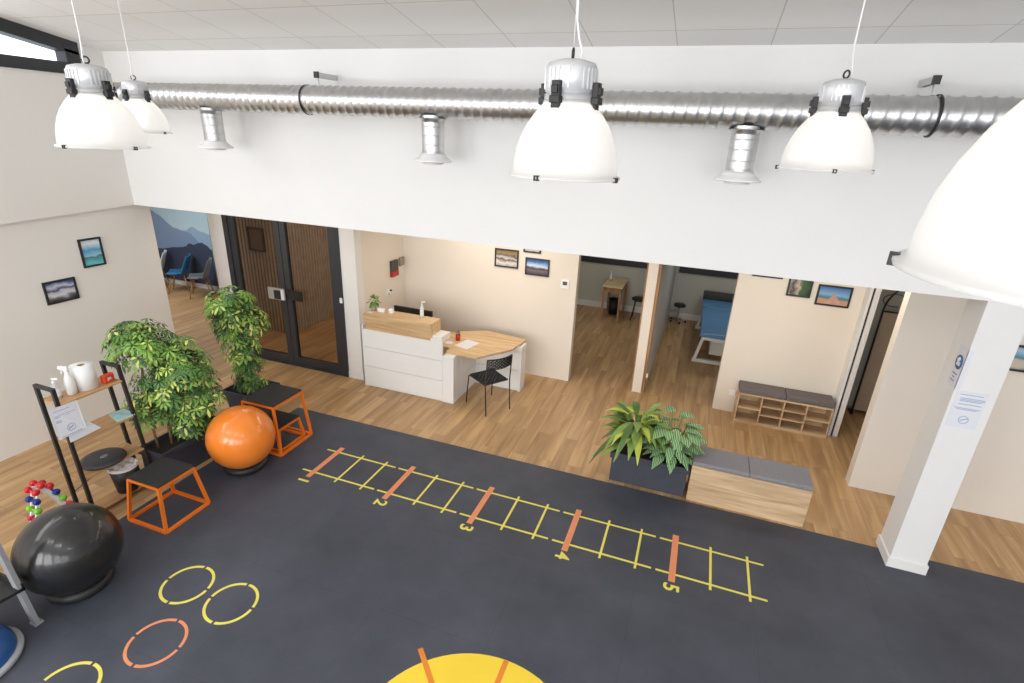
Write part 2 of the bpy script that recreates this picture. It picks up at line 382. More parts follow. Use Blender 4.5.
# sliding door casing at the side room
d = thing('door_3', '', ''); del d['label'], d['category']; d['kind'] = 'structure'
build('door_casing', MB().box(2.12, 2.155, 7.56, 7.73, 0, 2.6).box(2.18, 2.24, 7.56, 7.73, 0, 2.6), TRIM, d, bevel=.003)
build('door_track', MB().box(2.155, 2.18, 7.59, 7.73, 0, 2.6), BLACKM, d)
tag(build('door_stop', MB().box(-.442, -.415, 7.84, 7.88, .26, .32), WPLAS, bevel=.003), 'small white door stop on the oak edge of the doorway divider', 'door stop')
# pillar
m = MB().box(2.2, 2.5, 5.0, 5.32, 0.1, 2.66); struct('pillar', m, mat('pillar_paint', (0.80, 0.79, 0.785), 0.7, var=.01), bevel=.004)
struct('baseboard_pillar', MB().box(2.185, 2.515, 4.985, 5.335, 0, .11), TRIM, bevel=.004)

# ------------------------------------------------------------------ black glazed double door
d = thing('door_1', '', ''); del d['label'], d['category']; d['kind'] = 'structure'
m = MB().box(-7.09, -7.0, 6.37, 6.5, 0, 2.6).box(-5.02, -4.92, 6.37, 6.5, 0, 2.6).box(-7.0, -5.02, 6.37, 6.5, 2.5, 2.6).box(-7.0, -5.02, 6.37, 6.5, 0, .03)
build('door_frame', m, CHAR, d, bevel=.003)
for x0, x1 in ((-6.995, -6.01), (-6.0, -5.025)):
    m = MB().box(x0, x0+.1, 6.39, 6.46, .03, 2.49).box(x1-.1, x1, 6.39, 6.46, .03, 2.49).box(x0+.1, x1-.1, 6.39, 6.46, .03, .16).box(x0+.1, x1-.1, 6.39, 6.46, 2.39, 2.49)
    lf = build('door_leaf', m, CHAR, d, bevel=.003)
    build('door_pane', MB().box(x0+.1, x1-.1, 6.42, 6.43, .16, 2.39), glass('smoked_glass', (0.72, 0.66, 0.6)), lf)
m = MB().box(-6.34, -6.02, 6.36, 6.39, 1.12, 1.31); build('lock_plate', m, mat('satin_lock', (0.55, 0.54, 0.53), .4, metal=.6), d, bevel=.004)
m = MB().box(-6.2, -6.08, 6.335, 6.36, 1.14, 1.28).box(-5.97, -5.68, 6.36, 6.39, 1.15, 1.31); build('lock_case', m, BLACKP, d, bevel=.004)
build('lock_bolt', MB().box(-6.06, -6.0, 6.33, 6.36, 1.14, 1.3), WPLAS, d, bevel=.004)
build('door_sensor', MB().box(-4.965, -4.925, 6.35, 6.37, 1.24, 1.32), WPLAS, d, bevel=.003)
# picture frame reflected in the door glass, built as geometry inside the corridor
m = MB().box(-7.75, -7.72, 7.46, 7.5, 1.55, 1.98).box(-7.42, -7.39, 7.46, 7.5, 1.55, 1.98).box(-7.72, -7.42, 7.46, 7.5, 1.95, 1.98).box(-7.72, -7.42, 7.46, 7.5, 1.55, 1.58)
t = thing('picture_frame', 'dark framed picture on the slatted wall seen through the glazed door', 'picture', (-7.57, 7.5, 1.55))
build('frame', m, mat('dark_brown_frame', srgb(60, 42, 36), .5), t, world=True)
build('print', MB().box(-7.72, -7.42, 7.48, 7.5, 1.58, 1.95), mat('brown_print', srgb(120, 95, 85), .4, var=.3, scale=9), t, world=True)

# ------------------------------------------------------------------ rubber gym floor with markings
mt, nt, b = nm('rubber_mat'); N = nt.nodes.new; L = nt.links.new
tc = N('ShaderNodeTexCoord'); n1 = N('ShaderNodeTexNoise'); n1.inputs['Scale'].default_value = 1.3; n1.inputs['Detail'].default_value = 6; n1.inputs['Roughness'].default_value = .6
n2 = N('ShaderNodeTexNoise'); n2.inputs['Scale'].default_value = 160; n2.inputs['Detail'].default_value = 2
L(tc.outputs['Object'], n1.inputs['Vector']); L(tc.outputs['Object'], n2.inputs['Vector'])
r = N('ShaderNodeValToRGB'); r.color_ramp.elements[0].position = .3; r.color_ramp.elements[1].position = .75
r.color_ramp.elements[0].color = srgb(56, 60, 71)+(1,); r.color_ramp.elements[1].color = srgb(78, 82, 94)+(1,)
L(n1.outputs['Fac'], r.inputs['Fac'])
mp2 = N('ShaderNodeMapping'); mp2.inputs['Location'].default_value = (.05, .24, 0); L(tc.outputs['Object'], mp2.inputs['Vector'])
br = N('ShaderNodeTexBrick'); br.offset = 0; br.inputs['Scale'].default_value = 1; br.inputs['Brick Width'].default_value = 1; br.inputs['Row Height'].default_value = 1
br.inputs['Mortar Size'].default_value = .004; br.inputs['Mortar Smooth'].default_value = .5; br.inputs['Color1'].default_value = (1, 1, 1, 1); br.inputs['Color2'].default_value = (.93, .93, .93, 1); br.inputs['Mortar'].default_value = (.8, .8, .8, 1)
L(mp2.outputs[0], br.inputs['Vector'])
mu = N('ShaderNodeMixRGB'); mu.blend_type = 'MULTIPLY'; mu.inputs['Fac'].default_value = 1; L(r.outputs['Color'], mu.inputs['Color1']); L(br.outputs['Color'], mu.inputs['Color2'])
L(mu.outputs['Color'], b.inputs['Base Color']); b.inputs['Roughness'].default_value = .62
bp = N('ShaderNodeBump'); bp.inputs['Strength'].default_value = .15; bp.inputs['Distance'].default_value = .004; L(n2.outputs['Fac'], bp.inputs['Height']); L(bp.outputs['Normal'], b.inputs['Normal'])
MZ = 0.008
gm = build('gym_mat', MB().box(-4.95, 6.9, -5.9, 5.24, 0.001, MZ), mt)
tag(gm, 'dark grey rubber sports flooring covering the training area', 'mat')
z0, z1 = MZ, MZ+.0015
for k in range(5):
    X = -3.745+k*1.001
    m = MB().box(X-.15, X+.81, 4.53-.011, 4.53+.011, z0, z1).box(X-.15, X+.81, 4.085-.011, 4.085+.011, z0, z1)
    for q in (1/3, 2/3): m.box(X+q-.011, X+q+.011, 4.02, 4.59, z0+.0002, z1+.0002)
    build('ladder_marking', m, YEL, gm)
    build('metre_line', MB().box(X-.03, X+.03, 3.985, 4.63, z0+.0004, z1+.0006), ORG, gm)
    tm = text_mesh(str(k+1), .19, .004)
    dg = MB().addmesh(tm, Matrix.Translation((X-.005, 3.915, z0+.0012)) @ Matrix.Rotation(-pi/2, 4, 'Z'))
    build('metre_number', dg, YEL, gm, recalc=False)
for cx, cy, c in ((-3.65, 2.36, YEL), (-3.158, 2.35, YEL), (-3.387, 1.868, ORG), (-3.625, 1.378, YEL)):
    m = MB()
    for a in range(4): build('hoop_marking', MB().arc(cx, cy, .198, .023, pi/2*a+.06+.1, pi/2*(a+1)-.06+.1, z0, z1), c, gm)
m = MB(); m.prism([(-.86+.805*cos(2*pi*i/72), 1.908+.805*sin(2*pi*i/72)) for i in range(72)], z0, z1)
build('circle_marking', m, YELC, gm)
m = MB()
for a, r1 in ((135, .92), (90, .8), (45, .92), (0, .8), (-45, .92), (-90, .8), (-135, .92), (180, .8)):
    a = radians(a); m.bar((-.86+.2*cos(a), 1.908+.2*sin(a), z1+.0008), (-.86+r1*cos(a), 1.908+r1*sin(a), z1+.0008), .04, .0012)
build('spoke_marking', m, mat('dark_orange_marking', srgb(222, 132, 46), .6), gm)

# ------------------------------------------------------------------ pendant lamps
SHADE = bpy.data.materials.new('prismatic_shade'); SHADE.use_nodes = True; nt = SHADE.node_tree; b = nt.nodes['Principled BSDF']; o = nt.nodes['Material Output']
b.inputs['Base Color'].default_value = (.8, .8, .8, 1); b.inputs['Roughness'].default_value = .35
tr = nt.nodes.new('ShaderNodeBsdfTranslucent'); tr.inputs[0].default_value = (.82, .82, .81, 1)
tp = nt.nodes.new('ShaderNodeBsdfTransparent'); 
m1 = nt.nodes.new('ShaderNodeMixShader'); m1.inputs[0].default_value = .55; m2 = nt.nodes.new('ShaderNodeMixShader'); m2.inputs[0].default_value = .2
nt.links.new(b.outputs[0], m1.inputs[1]); nt.links.new(tr.outputs[0], m1.inputs[2]); nt.links.new(m1.outputs[0], m2.inputs[1]); nt.links.new(tp.outputs[0], m2.inputs[2]); nt.links.new(m2.outputs[0], o.inputs[0])
tcn = nt.nodes.new('ShaderNodeTexCoord'); gr = nt.nodes.new('ShaderNodeTexNoise'); gr.inputs['Scale'].default_value = 3; nt.links.new(tcn.outputs['Object'], gr.inputs['Vector'])
bpn = nt.nodes.new('ShaderNodeBump'); bpn.inputs['Strength'].default_value = .05; nt.links.new(gr.outputs['Fac'], bpn.inputs['Height']); nt.links.new(bpn.outputs['Normal'], b.inputs['Normal'])
BULB = bpy.data.materials.new('lamp_bulb'); BULB.use_nodes = True; BULB.node_tree.nodes['Principled BSDF'].inputs['Emission Color'].default_value = (1, .95, .88, 1); BULB.node_tree.nodes['Principled BSDF'].inputs['Emission Strength'].default_value = 7
HOUSE = mat('cast_aluminium', (0.66, 0.67, 0.69), 0.35, metal=.35, var=.03)
def make_lamp(label, top):
    t = thing('pendant_lamp', label, 'lamp', (0, 0, 0), 0, 'industrial pendant lamps over the gym')
    prof = [(.212, -.006), (.222, -.004), (.222, .006), (.208, .01), (.206, .05), (.197, .1), (.182, .145), (.160, .19), (.132, .23), (.103, .262), (.096, .285)]
    inn = [(r-.004, z) for r, z in prof[3:]][::-1]
    m = MB(); m.lathe(prof+inn+[(.207, -.004)], 56, cap=(False, False)); build('lamp_shade', m, SHADE, t)
    m = MB().lathe([(.088, .29), (.090, .296), (.090, .302), (.097, .306), (.097, .385), (.088, .405), (.05, .416), (.0, .418)], 40)
    for k in range(32):
        a = 2*pi*k/32
        if k % 8 in (0, 1): continue
        c_, s_ = cos(a), sin(a)
        m.bar((.096*c_, .096*s_, .315), (.096*c_, .096*s_, .385), .005, .010, up=(c_, s_, 0))
    build('housing', m, HOUSE, t)
    build('neck_band', MB().lathe([(.088, .266), (.098, .266), (.098, .298), (.088, .298)], 40, cap=(False, False)), mat('clear_collar', (.45, .45, .46), .3), t)
    build('bulb', MB().lathe([(.0, .06), (.03, .07), (.05, .11), (.05, .17), (.03, .22), (.02, .262), (.0, .262)], 20), BULB, t)
    for k in range(4):
        a = radians(57+90*k)-pi/2; c_, s_ = cos(a), sin(a); R_ = Matrix.Rotation(a, 4, 'Z')
        m = MB().box(.099, .122, -.017, .017, .285, .338).box(.097, .128, -.021, .021, .262, .288).box(.106, .132, -.013, .013, .295, .322).box(.103, .118, -.018, .018, .245, .265)
        bmesh.ops.transform(m.bm, matrix=R_, verts=m.bm.verts); build('latch', m, BLACKP, t, bevel=.003)
        m = MB().box(.214, .228, -.009, .009, -.009, -.004).box(.223, .228, -.009, -.004, -.006, .009).box(.223, .228, .004, .009, -.006, .009).box(.214, .228, -.009, .009, .006, .010)
        bmesh.ops.transform(m.bm, matrix=R_, verts=m.bm.verts); build('rim_clip', m, BLACKP, t)
    m = MB().tube([(.0, .017*cos(q), .438+.017*sin(q)) for q in [2*pi*i/16 for i in range(16)]], .0045, 8, closed=True)
    build('hook', m, BLACKM, t)
    H = top
    m = MB().tube([(.03, 0, .416), (.034, .0, .445), (.018, 0, .49), (.006, 0, .55), (.003, 0, .7), (0, 0, H-.02)], .004, 8)
    m.cyl((0, 0, .455), (0, 0, H-.02), .0018, n=6); m.lathe([(.05, H-.03), (.05, H-.005), (.0, H-.004)], 20)
    build('cable', m, WPLAS, t)
    return t
lamps = [((-3.257, 2.217, 3.55), 'large frosted bell pendant lamp nearest the left wall, hanging in front'),
         ((-4.83, 3.66, 3.60), 'frosted bell pendant lamp partly hidden behind the left one'),
         ((-0.552, 2.162, 3.56), 'frosted bell pendant lamp with grey housing in the picture centre'),
         ((0.543, 3.223, 3.61), 'frosted bell pendant lamp hanging before the duct near the right outlet'),
         ((0.497, 0.892, 3.55), 'huge close frosted bell pendant lamp cut off by the right edge')]
for i, (p, lab) in enumerate(lamps):
    L_ = make_lamp(lab, CEIL(p[1])-p[2]); L_.location = p
    L_.rotation_euler = (0, 0, radians((-53, -50, 20, 36, 17)[i]))
    pl = bpy.data.lights.new('lamp_light', 'POINT'); pl.energy = 1.1; pl.color = (1, .97, .94); pl.shadow_soft_size = .05
    po = bpy.data.objects.new('lamp_light', pl); COL.objects.link(po); po.parent = L_; po.location = (0, 0, .03)

# ------------------------------------------------------------------ spiral duct
t = thing('ventilation_duct', 'long galvanised spiral air duct running along the upper white wall', 'duct', (0, 4.55, 3.945))
m = MB(); rr = []; x = -6.45; n = 36
while x < 6.95:
    ring = []
    for k in range(n):
        th = 2*pi*k/n; ph = ((x/.085)+th/(2*pi)) % 1
        bump = .010*math.exp(-((ph-.5)/.13)**2)
        ring.append((x, 4.55+(.121+bump)*cos(th), 3.945+(.121+bump)*sin(th)))
    rr.append(ring); x += .0125
m.rings(rr, 0, True)
build('duct_pipe', m, GALV, t, world=True)
for X in (-4.98, -2.4, .2, 2.8):
    m = MB().lathe([(.1, .0), (.1, .345)], 28, (X, 4.55, 3.50), cap=(False, False))
    for z in (3.54, 3.6, 3.68, 3.75): m.lathe([(.1, -.004), (.104, 0), (.1, .004)], 28, (X, 4.55, z), cap=(False, False))
    m.lathe([(.125, .37), (.12, .375), (.105, .37), (.101, .34), (.099, .34)], 28, (X, 4.55, 3.448), cap=(False, False))
    st = build('outlet_stub', m, GALV, t, world=True)
    m = MB().lathe([(.165, .0), (.175, .004), (.172, .012), (.145, .028), (.12, .05), (.106, .075), (.0, .076)], 40, (X, 4.55, 3.455))
    m.lathe([(.0, -.02), (.085, -.02), (.1, -.012), (.0, -.001)], 28, (X, 4.55, 3.455))
    build('outlet_flange', m, WPLAS, st, world=True)
for X in (-3.73, 1.335):
    m = MB().lathe([(.130, -.008), (.134, -.008), (.134, .008), (.130, .008)], 36, cap=(False, False))
    bmesh.ops.transform(m.bm, matrix=Matrix.Translation((X, 4.55, 3.945)) @ Matrix.Rotation(pi/2, 4, 'Y'), verts=m.bm.verts)
    cl = build('clamp', m, BLACKM, t, world=True)
    m = MB().box(X-.012, X+.012, 4.7, 4.99, 4.175, 4.185).box(X-.02, X-.012, 4.7, 4.99, 4.155, 4.2).box(X+.012, X+.02, 4.7, 4.99, 4.155, 4.2).cyl((X, 4.72, 3.99), (X, 4.72, 4.21), .005, n=8).bar((X, 4.66, 3.99), (X, 4.73, 3.99), .012, .006)
    br_ = build('wall_bracket', m, mat('zinc_rail', (.55, .55, .55), .4, metal=.8), t, world=True)
    build('rail_cap', MB().box(X-.023, X+.023, 4.68, 4.705, 4.15, 4.205), BLACKP, br_, world=True)

# ------------------------------------------------------------------ pictures
def picture(label, axis, pos, w, h, m_, frame=BLACKM):
    """axis 'y': hangs on a wall facing -y at y=pos[1]; 'x': on a wall facing +x"""
    t = thing('picture_frame', label, 'picture', pos)
    fw, d = .022, .022
    def bx(a0, a1, z0, z1, d0, d1):
        return (a0, a1, -d1, -d0, z0, z1) if axis == 'y' else (d0, d1, a0, a1, z0, z1)
    m = MB()
    for a in ((-w/2, -w/2+fw, -h/2, h/2, .001, d), (w/2-fw, w/2, -h/2, h/2, .001, d), (-w/2+fw, w/2-fw, h/2-fw, h/2, .001, d), (-w/2+fw, w/2-fw, -h/2, -h/2+fw, .001, d)): m.box(*bx(*a))
    build('frame', m, frame, t)
    build('print', MB().box(*bx(-w/2+fw, w/2-fw, -h/2+fw, h/2-fw, .001, .012)), m_, t)
    return t
beach = lambda n_: picmat(n_, [(0, (60, 160, 165)), (.12, (110, 200, 205)), (.30, (70, 150, 170)), (.34, (90, 120, 100)), (.38, (150, 200, 220)), (.6, (80, 160, 210)), (.8, (225, 235, 240)), (1, (120, 170, 210))], .2, 3, hz=.36)
picture('upright turquoise lagoon photo in black frame, upper one on left wall', 'x', (-7.088, 4.375, 2.14), .265, .35, beach('lagoon_print'))
picture('snowy mountain photo in black frame, lower one on left wall', 'x', (-7.088, 3.93, 1.755), .35, .27,
        picmat('mountain_print', [(0, (40, 40, 45)), (.2, (110, 110, 115)), (.35, (215, 215, 222)), (.52, (190, 190, 205)), (.62, (70, 75, 105)), (.75, (200, 205, 220)), (.9, (70, 90, 150)), (1, (60, 80, 140))], .5, 2, hz=.26))
picture('brown and white snowy forest photo, left of the pair above the desk table', 'y', (-2.80, 7.728, 1.912), .395, .29,
        picmat('forest_print', [(0, (160, 155, 150)), (.25, (215, 210, 206)), (.45, (90, 84, 78)), (.52, (200, 196, 194)), (.66, (95, 84, 66)), (.75, (150, 125, 85)), (1, (120, 105, 80))], .5, 3, hz=.28))
picture('blue sky over snowy peaks photo, lower right of the pair by the thermostat', 'y', (-2.29, 7.728, 1.832), .39, .27,
        picmat('peaks_print', [(0, (70, 65, 75)), (.3, (120, 105, 105)), (.42, (60, 60, 80)), (.55, (205, 215, 230)), (.66, (150, 180, 215)), (.8, (60, 110, 170)), (1, (40, 85, 150))], .25, 3, hz=.26))
picture('third framed photo above the pair, mostly hidden by the white beam', 'y', (-2.385, 7.728, 2.175), .28, .26,
        picmat('sand_print', [(0, (60, 60, 60)), (.15, (200, 190, 180)), (.5, (130, 120, 110)), (1, (90, 120, 150))], .3, 3, hz=.28))
picture('green hillside village photo, left of the pair above the shoe bench', 'y', (1.36, 7.728, 1.995), .29, .26,
        picmat('village_print', [(0, (40, 55, 40)), (.2, (60, 85, 55)), (.42, (70, 100, 60)), (.55, (190, 175, 165)), (.75, (70, 60, 55)), (1, (200, 195, 190))], .55, 4, axis='X', hz=-.3))
bw = picture('boardwalk to the sea photo, right of the pair above the shoe bench', 'y', (1.775, 7.728, 1.93), .40, .275,
        picmat('boardwalk_print', [(0, (200, 150, 120)), (.28, (190, 150, 125)), (.38, (90, 120, 130)), (.46, (90, 150, 170)), (.55, (130, 175, 205)), (.8, (95, 135, 190)), (1, (60, 95, 150))], .15, 3, hz=.26))
m = MB().hexa([(-.10, -.0135, -.115), (.12, -.0135, -.115), (.12, -.012, -.115), (-.10, -.012, -.115)], [(.0, -.0135, .02), (.015, -.0135, .02), (.015, -.012, .02), (.0, -.012, .02)])
m.box(-.012, .026, -.0135, -.012, .015, .03).box(.0, .014, -.0135, -.012, .03, .045)
build('printed_jetty', m, mat('jetty_print', srgb(190, 150, 132), .4, var=.15, scale=40), bw)
picture('dark framed photo left of the village photo, only its lower edge showing', 'y', (.945, 7.728, 2.222), .38, .29,
        picmat('dusk_print', [(0, (40, 50, 60)), (1, (120, 140, 160))], .3, 3, hz=.26))
picture('pale beach photo in black frame on the cream wall right of the pillar', 'y', (3.25, 6.318, 1.85), .40, .275,
        picmat('beach_print', [(0, (120, 115, 110)), (.15, (200, 190, 175)), (.45, (195, 185, 175)), (.5, (90, 130, 130)), (.6, (110, 160, 190)), (.8, (170, 195, 215)), (1, (110, 150, 190))], .2, 3, hz=.26))

# ------------------------------------------------------------------ mural in the waiting corner
mu_ = build('wall_mural', MB().box(-12.9, -10.5, 9.055, 9.069, .12, 2.66),
    picmat('mural_sky', [(0, (190, 212, 222)), (.45, (186, 210, 222)), (.62, (214, 226, 230)), (1, (180, 208, 222))], .06, 1, hz=3.2))
tag(mu_, 'blue mountain range mural covering the waiting corner wall', 'mural')
def ridge(top, y, col, nme, lo=.12):
    me = MB(); n_ = len(top)
    for (xa, za), (xb, zb) in zip(top[:-1], top[1:]):
        me.hexa([(xa, y, lo), (xb, y, lo), (xb, y+.006, lo), (xa, y+.006, lo)], [(xa, y, za), (xb, y, zb), (xb, y+.006, zb), (xa, y+.006, za)])
    return build(nme, me, mat(nme+'_paint', srgb(*col), .8, var=.05, scale=1.5), mu_)
def rag(p, amp=.03):
    out = []
    for (xa, za), (xb, zb) in zip(p[:-1], p[1:]):
        for k in range(5):
            q = k/5; out.append((xa+(xb-xa)*q, za+(zb-za)*q+random.uniform(-amp, amp)*(k > 0)))
    return out+[p[-1]]
ridge(rag([(-12.9, 1.5), (-11.6, 1.356), (-11.229, 1.356), (-11.023, 1.466), (-10.83, 1.394), (-10.5, 1.33)], .012), 9.048, (146, 176, 202), 'pale_ridge')
ridge(rag([(-12.9, 1.9), (-12.267, 1.762), (-11.987, 1.638), (-11.627, 1.4), (-11.297, 1.33), (-11.091, 1.302), (-10.838, 1.1), (-10.63, .963), (-10.5, .93)], .012), 9.041, (128, 150, 182), 'blue_ridge')
ridge(rag([(-12.9, .8), (-12.04, .85), (-11.55, .934), (-11.29, .985), (-11.18, 1.065), (-11.0, 1.049), (-10.77, 1.13), (-10.5, .976)], .015), 9.034, (58, 68, 92), 'dark_ridge')

# ------------------------------------------------------------------ shell chairs in the waiting corner
def shell_chair(label, col, loc, rotz):
    t = thing('shell_chair', label, 'chair', loc, rotz, 'shell chairs along the mural')
    cm = mat('shell_'+'_'.join(str(c) for c in col), srgb(*col), .35, var=.02)
    m = MB(); U = 14; V = 18; P = []
    for i in range(U+1):
        u = i/U   # 0 front of seat .. 1 top of back
        if u < .5: y_ = -.22+u*2*.40; z_ = .45-.03*sin(u*2*pi) ; wd = .23+.02*sin(u*pi)
        else:
            q = (u-.5)*2; y_ = .18+.10*q+.03*sin(q*pi/2); z_ = .45+.40*q**1.05+.0; wd = .235-.05*q**2
        row = []
        for j in range(V+1):
            v = -1+2*j/V; lift = (.07*abs(v)**3 if u < .5 else 0); fwd = (-.10*abs(v)**2.4*(1-abs(u-.62)) if u > .4 else 0)
            row.append((wd*v, y_+fwd, z_+lift*(.4+u)))
        P.append(row)
    vs = [[m.bm.verts.new(p) for p in r] for r in P]
    for i in range(U):
        for j in range(V):
            f = m.bm.faces.new((vs[i][j], vs[i][j+1], vs[i+1][j+1], vs[i+1][j])); f.smooth = True
    o = build('shell', m, cm, t); sd = o.modifiers.new('thick', 'SOLIDIFY'); sd.thickness = .012
    m = MB().lathe([(.0, .0), (.19, .0), (.2, .015), (.19, .03), (.0, .034)], 28, (0, -.03, .43)); build('seat_pad', m, cm, t)
    for sx, sy in ((-1, -1), (1, -1), (-1, 1), (1, 1)):
        build('leg', MB().cyl((sx*.12, sy*.12, .43), (sx*.22, sy*.22, 0), .016, .011, 12), OAKZ, t)
    return t
shell_chair('blue shell chair with wooden legs in front of the mural', (52, 122, 170), (-11.2, 8.66, 0), radians(-52))
shell_chair('grey shell chair with wooden legs, right of the blue chair', (112, 118, 124), (-10.5, 8.6, 0), radians(-48))
shell_chair('white shell chair left of the blue chair, half hidden by the left wall', (225, 225, 222), (-11.95, 8.66, 0), radians(-45))

# ------------------------------------------------------------------ reception desk
t = thing('reception_desk', 'white panelled reception desk with pale oak counter hood and oak side table', 'desk', (-3.5, 6.6, 0))
def boards(m, f, zs, g=.006):
    for a, b in zip(zs[:-1], zs[1:]): f(m, a+g/2, b-g/2)
m = MB(); boards(m, lambda q, a, b: q.box(-4.5, -3.19, 6.24, 6.262, a, b), (.03, .34, .655, .94)); m.box(-4.5, -3.19, 6.262, 6.28, .0, .94)
build('front_panel', m, WLAM, t, world=True)
build('side_panel', MB().box(-4.52, -4.5, 6.24, 6.9, 0, 1.0), WLAM, t, world=True)
build('counter_post', MB().box(-3.375, -3.19, 6.245, 6.5, .93, 1.02).box(-3.19, -3.012, 6.245, 6.5, .0, .735), WLAM, t, world=True, bevel=.003)
m = MB(); boards(m, lambda q, a, b: q.box(-3.03, -3.01, 6.5, 7.03, a, b), (.0, .34, .655, .735)); m.box(-3.05, -3.03, 6.5, 7.03, 0, .735); build('return_panel', m, WLAM, t, world=True)
m = MB(); boards(m, lambda q, a, b: q.box(-3.03, -2.28, 7.05, 7.07, a, b), (.0, .34, .655, .735)); m.box(-3.03, -2.28, 7.07, 7.085, 0, .735); build('modesty_panel', m, WLAM, t, world=True)
build('end_panel', MB().box(-2.29, -2.25, 7.03, 7.25, 0, .735), WLAM, t, world=True, bevel=.002)
sec = [(6.18, 1.2), (6.26, .93), (6.5, .93), (6.5, 1.2)]
m = MB().hexa([(-4.45, y_, z_) for y_, z_ in sec], [(-3.34, y_, z_) for y_, z_ in sec])
build('counter_hood', m, OAK, t, world=True, bevel=.002)
build('table_top', MB().prism([(-3.19, 6.36), (-2.69, 6.34), (-2.35, 6.84), (-2.28, 7.33), (-2.97, 7.44), (-3.36, 7.21), (-3.4, 6.9), (-3.4, 6.51), (-3.19, 6.51)], .735, .765), OAK, t, world=True, bevel=.002)
build('worktop', MB().box(-4.5, -3.42, 6.5, 7.2, .705, .735), OAK, t, world=True)
# things on the desk
HZ = 1.2
def leafball(m, c, r, n, size, mi=(0,), up=.3):
    for _ in range(n):
        d = Vector((random.gauss(0, 1), random.gauss(0, 1), random.gauss(up, 1))).normalized(); p = Vector(c)+d*r*random.uniform(.5, 1)
        leaf(m, p, (d+Vector((0, 0, -.3))).normalized(), size*random.uniform(.7, 1.2), size*.6, random.choice(mi))
def leaf(m, p, d, ln, wd, mi=0, droop=.25, seg=4, nrm=None, ob=.8):
    p = Vector(p); d = Vector(d).normalized()
    s_ = d.cross(nrm if nrm is not None else Vector((0, 0, 1)))
    if s_.length < .05: s_ = Vector((1, 0, 0))
    s_.normalize(); prev = None
    for i in range(seg+1):
        q = i/seg; w_ = wd/2*sin(pi*min(.97, .06+q*.94)**ob)
        c = p+d*ln*q+Vector((0, 0, -droop*ln*q*q))
        up_ = s_.cross(d)*(-w_*.25)
        cur = (m.bm.verts.new(c-s_*w_+up_), m.bm.verts.new(c), m.bm.verts.new(c+s_*w_+up_))
        if prev:
            for a in (0, 1):
                f = m.bm.faces.new((prev[a], prev[a+1], cur[a+1], cur[a])); f.material_index = mi; f.smooth = True
        prev = cur
G = [mat('leaf_mid_green', srgb(84, 128, 58), .5, var=.15), mat('leaf_dark_green', srgb(48, 84, 42), .5, var=.15),
     mat('leaf_bright_green', srgb(122, 164, 66), .5, var=.12), mat('leaf_yellow_green', srgb(196, 206, 106), .5, var=.12)]
t = thing('potted_plant', 'small green potted plant at the left end of the desk counter', 'plant', (-4.40, 6.40, HZ))
build('pot', MB().lathe([(.03, 0), (.038, .01), (.046, .085), (.042, .085), (.04, .07), (.0, .07)], 20), mat('grey_pot', srgb(170, 155, 140), .6), t)
m = MB(); leafball(m, (0, 0, .14), .075, 60, .06, (0, 2, 0)); build('foliage', m, G, t, recalc=False)
m = MB()
for k in range(5): m.cyl((0, 0, .07), (.04*cos(k*1.3), .04*sin(k*1.3), .15), .0015, n=5)
build('stem', m, G[1], t)
tag(build('card_holder', MB().box(-4.31, -4.2, 6.36, 6.40, HZ, HZ+.055), WPLAS, bevel=.003), 'white card holder between plant and glass jar on the counter', 'card holder')
t = thing('candle_jar', 'small white lidded jar on the desk counter beside the card holder', 'jar', (-4.10, 6.40, HZ))
build('jar', MB().lathe([(.036, 0), (.038, .005), (.038, .04), (.0, .04)], 24), mat('pale_jar', (.78, .78, .76), .25), t)
build('lid', MB().lathe([(.039, .042), (.039, .055), (.034, .06), (.01, .062), (.008, .07), (.0, .071)], 24), WPLAS, t)
tag(build('paper_note', MB().box(-4.44, -4.35, 6.26, 6.33, HZ, HZ+.004), PAPER), 'small white paper note in front of the little potted plant', 'paper')
def pump_bottle(label, loc, h, r, group=None):
    t = thing('pump_bottle', label, 'bottle', loc, random.uniform(0, 3), group)
    bm_ = mat('clear_gel_bottle', (.75, .78, .78), .12, var=.02)
    build('bottle', MB().lathe([(.0, 0), (r, .002), (r, h*.58), (r*.85, h*.66), (r*.4, h*.72), (r*.4, h*.76), (.0, h*.76)], 24), bm_, t)
    build('bottle_label', MB().lathe([(r+.001, h*.15), (r+.001, h*.5)], 24, cap=(False, False)), mat('pale_label', (.8, .85, .88), .5, var=.1, scale=30), t)
    m = MB().lathe([(.0, h*.76), (r*.48, h*.76), (r*.48, h*.82), (.004, h*.83), (.004, h*.94), (.0, h*.94)], 16).box(-.01, .045, -.008, .008, h*.93, h)
    build('pump', m, WPLAS, t)
    return t
pump_bottle('clear hand gel pump bottle standing on the right end of the desk counter', (-3.60, 6.42, HZ), .24, .027)
t = thing('pen_cup', 'small red pen cup holding dark pens on the oak side table', 'cup', (-3.22, 6.84, .765))
build('cup', MB().lathe([(.034, 0), (.038, .09), (.035, .09), (.032, .005), (.0, .005)], 20), mat('red_plastic', srgb(200, 50, 30), .35), t)
for k in range(6):
    a = k*1.05; build('pen', MB().cyl((.015*cos(a), .015*sin(a), .006), (.03*cos(a), .03*sin(a), .13+.012*(k % 3)), .004, n=8), [BLACKP, mat('green_pen', srgb(60, 110, 70), .4), BLACKP][k % 3], t)
tag(build('paper_sheet', MB().prism([(-3.18, 6.62), (-3.1, 6.93), (-2.87, 6.87), (-2.95, 6.56)], .765, .767), PAPER), 'white sheet of paper lying on the oak side table', 'paper')
tag(build('paper_tissue', MB().box(-3.34, -3.24, 6.62, 6.72, .765, .775), PAPER), 'small white pad beside the red pen cup', 'paper pad')
t = thing('computer_monitor', 'black computer monitor behind the counter hood, only its top edge showing', 'monitor', (-4.08, 7.0, .735))
build('screen', MB().box(-.34, .34, -.02, .015, .08, .37), BLACKP, t, bevel=.004)
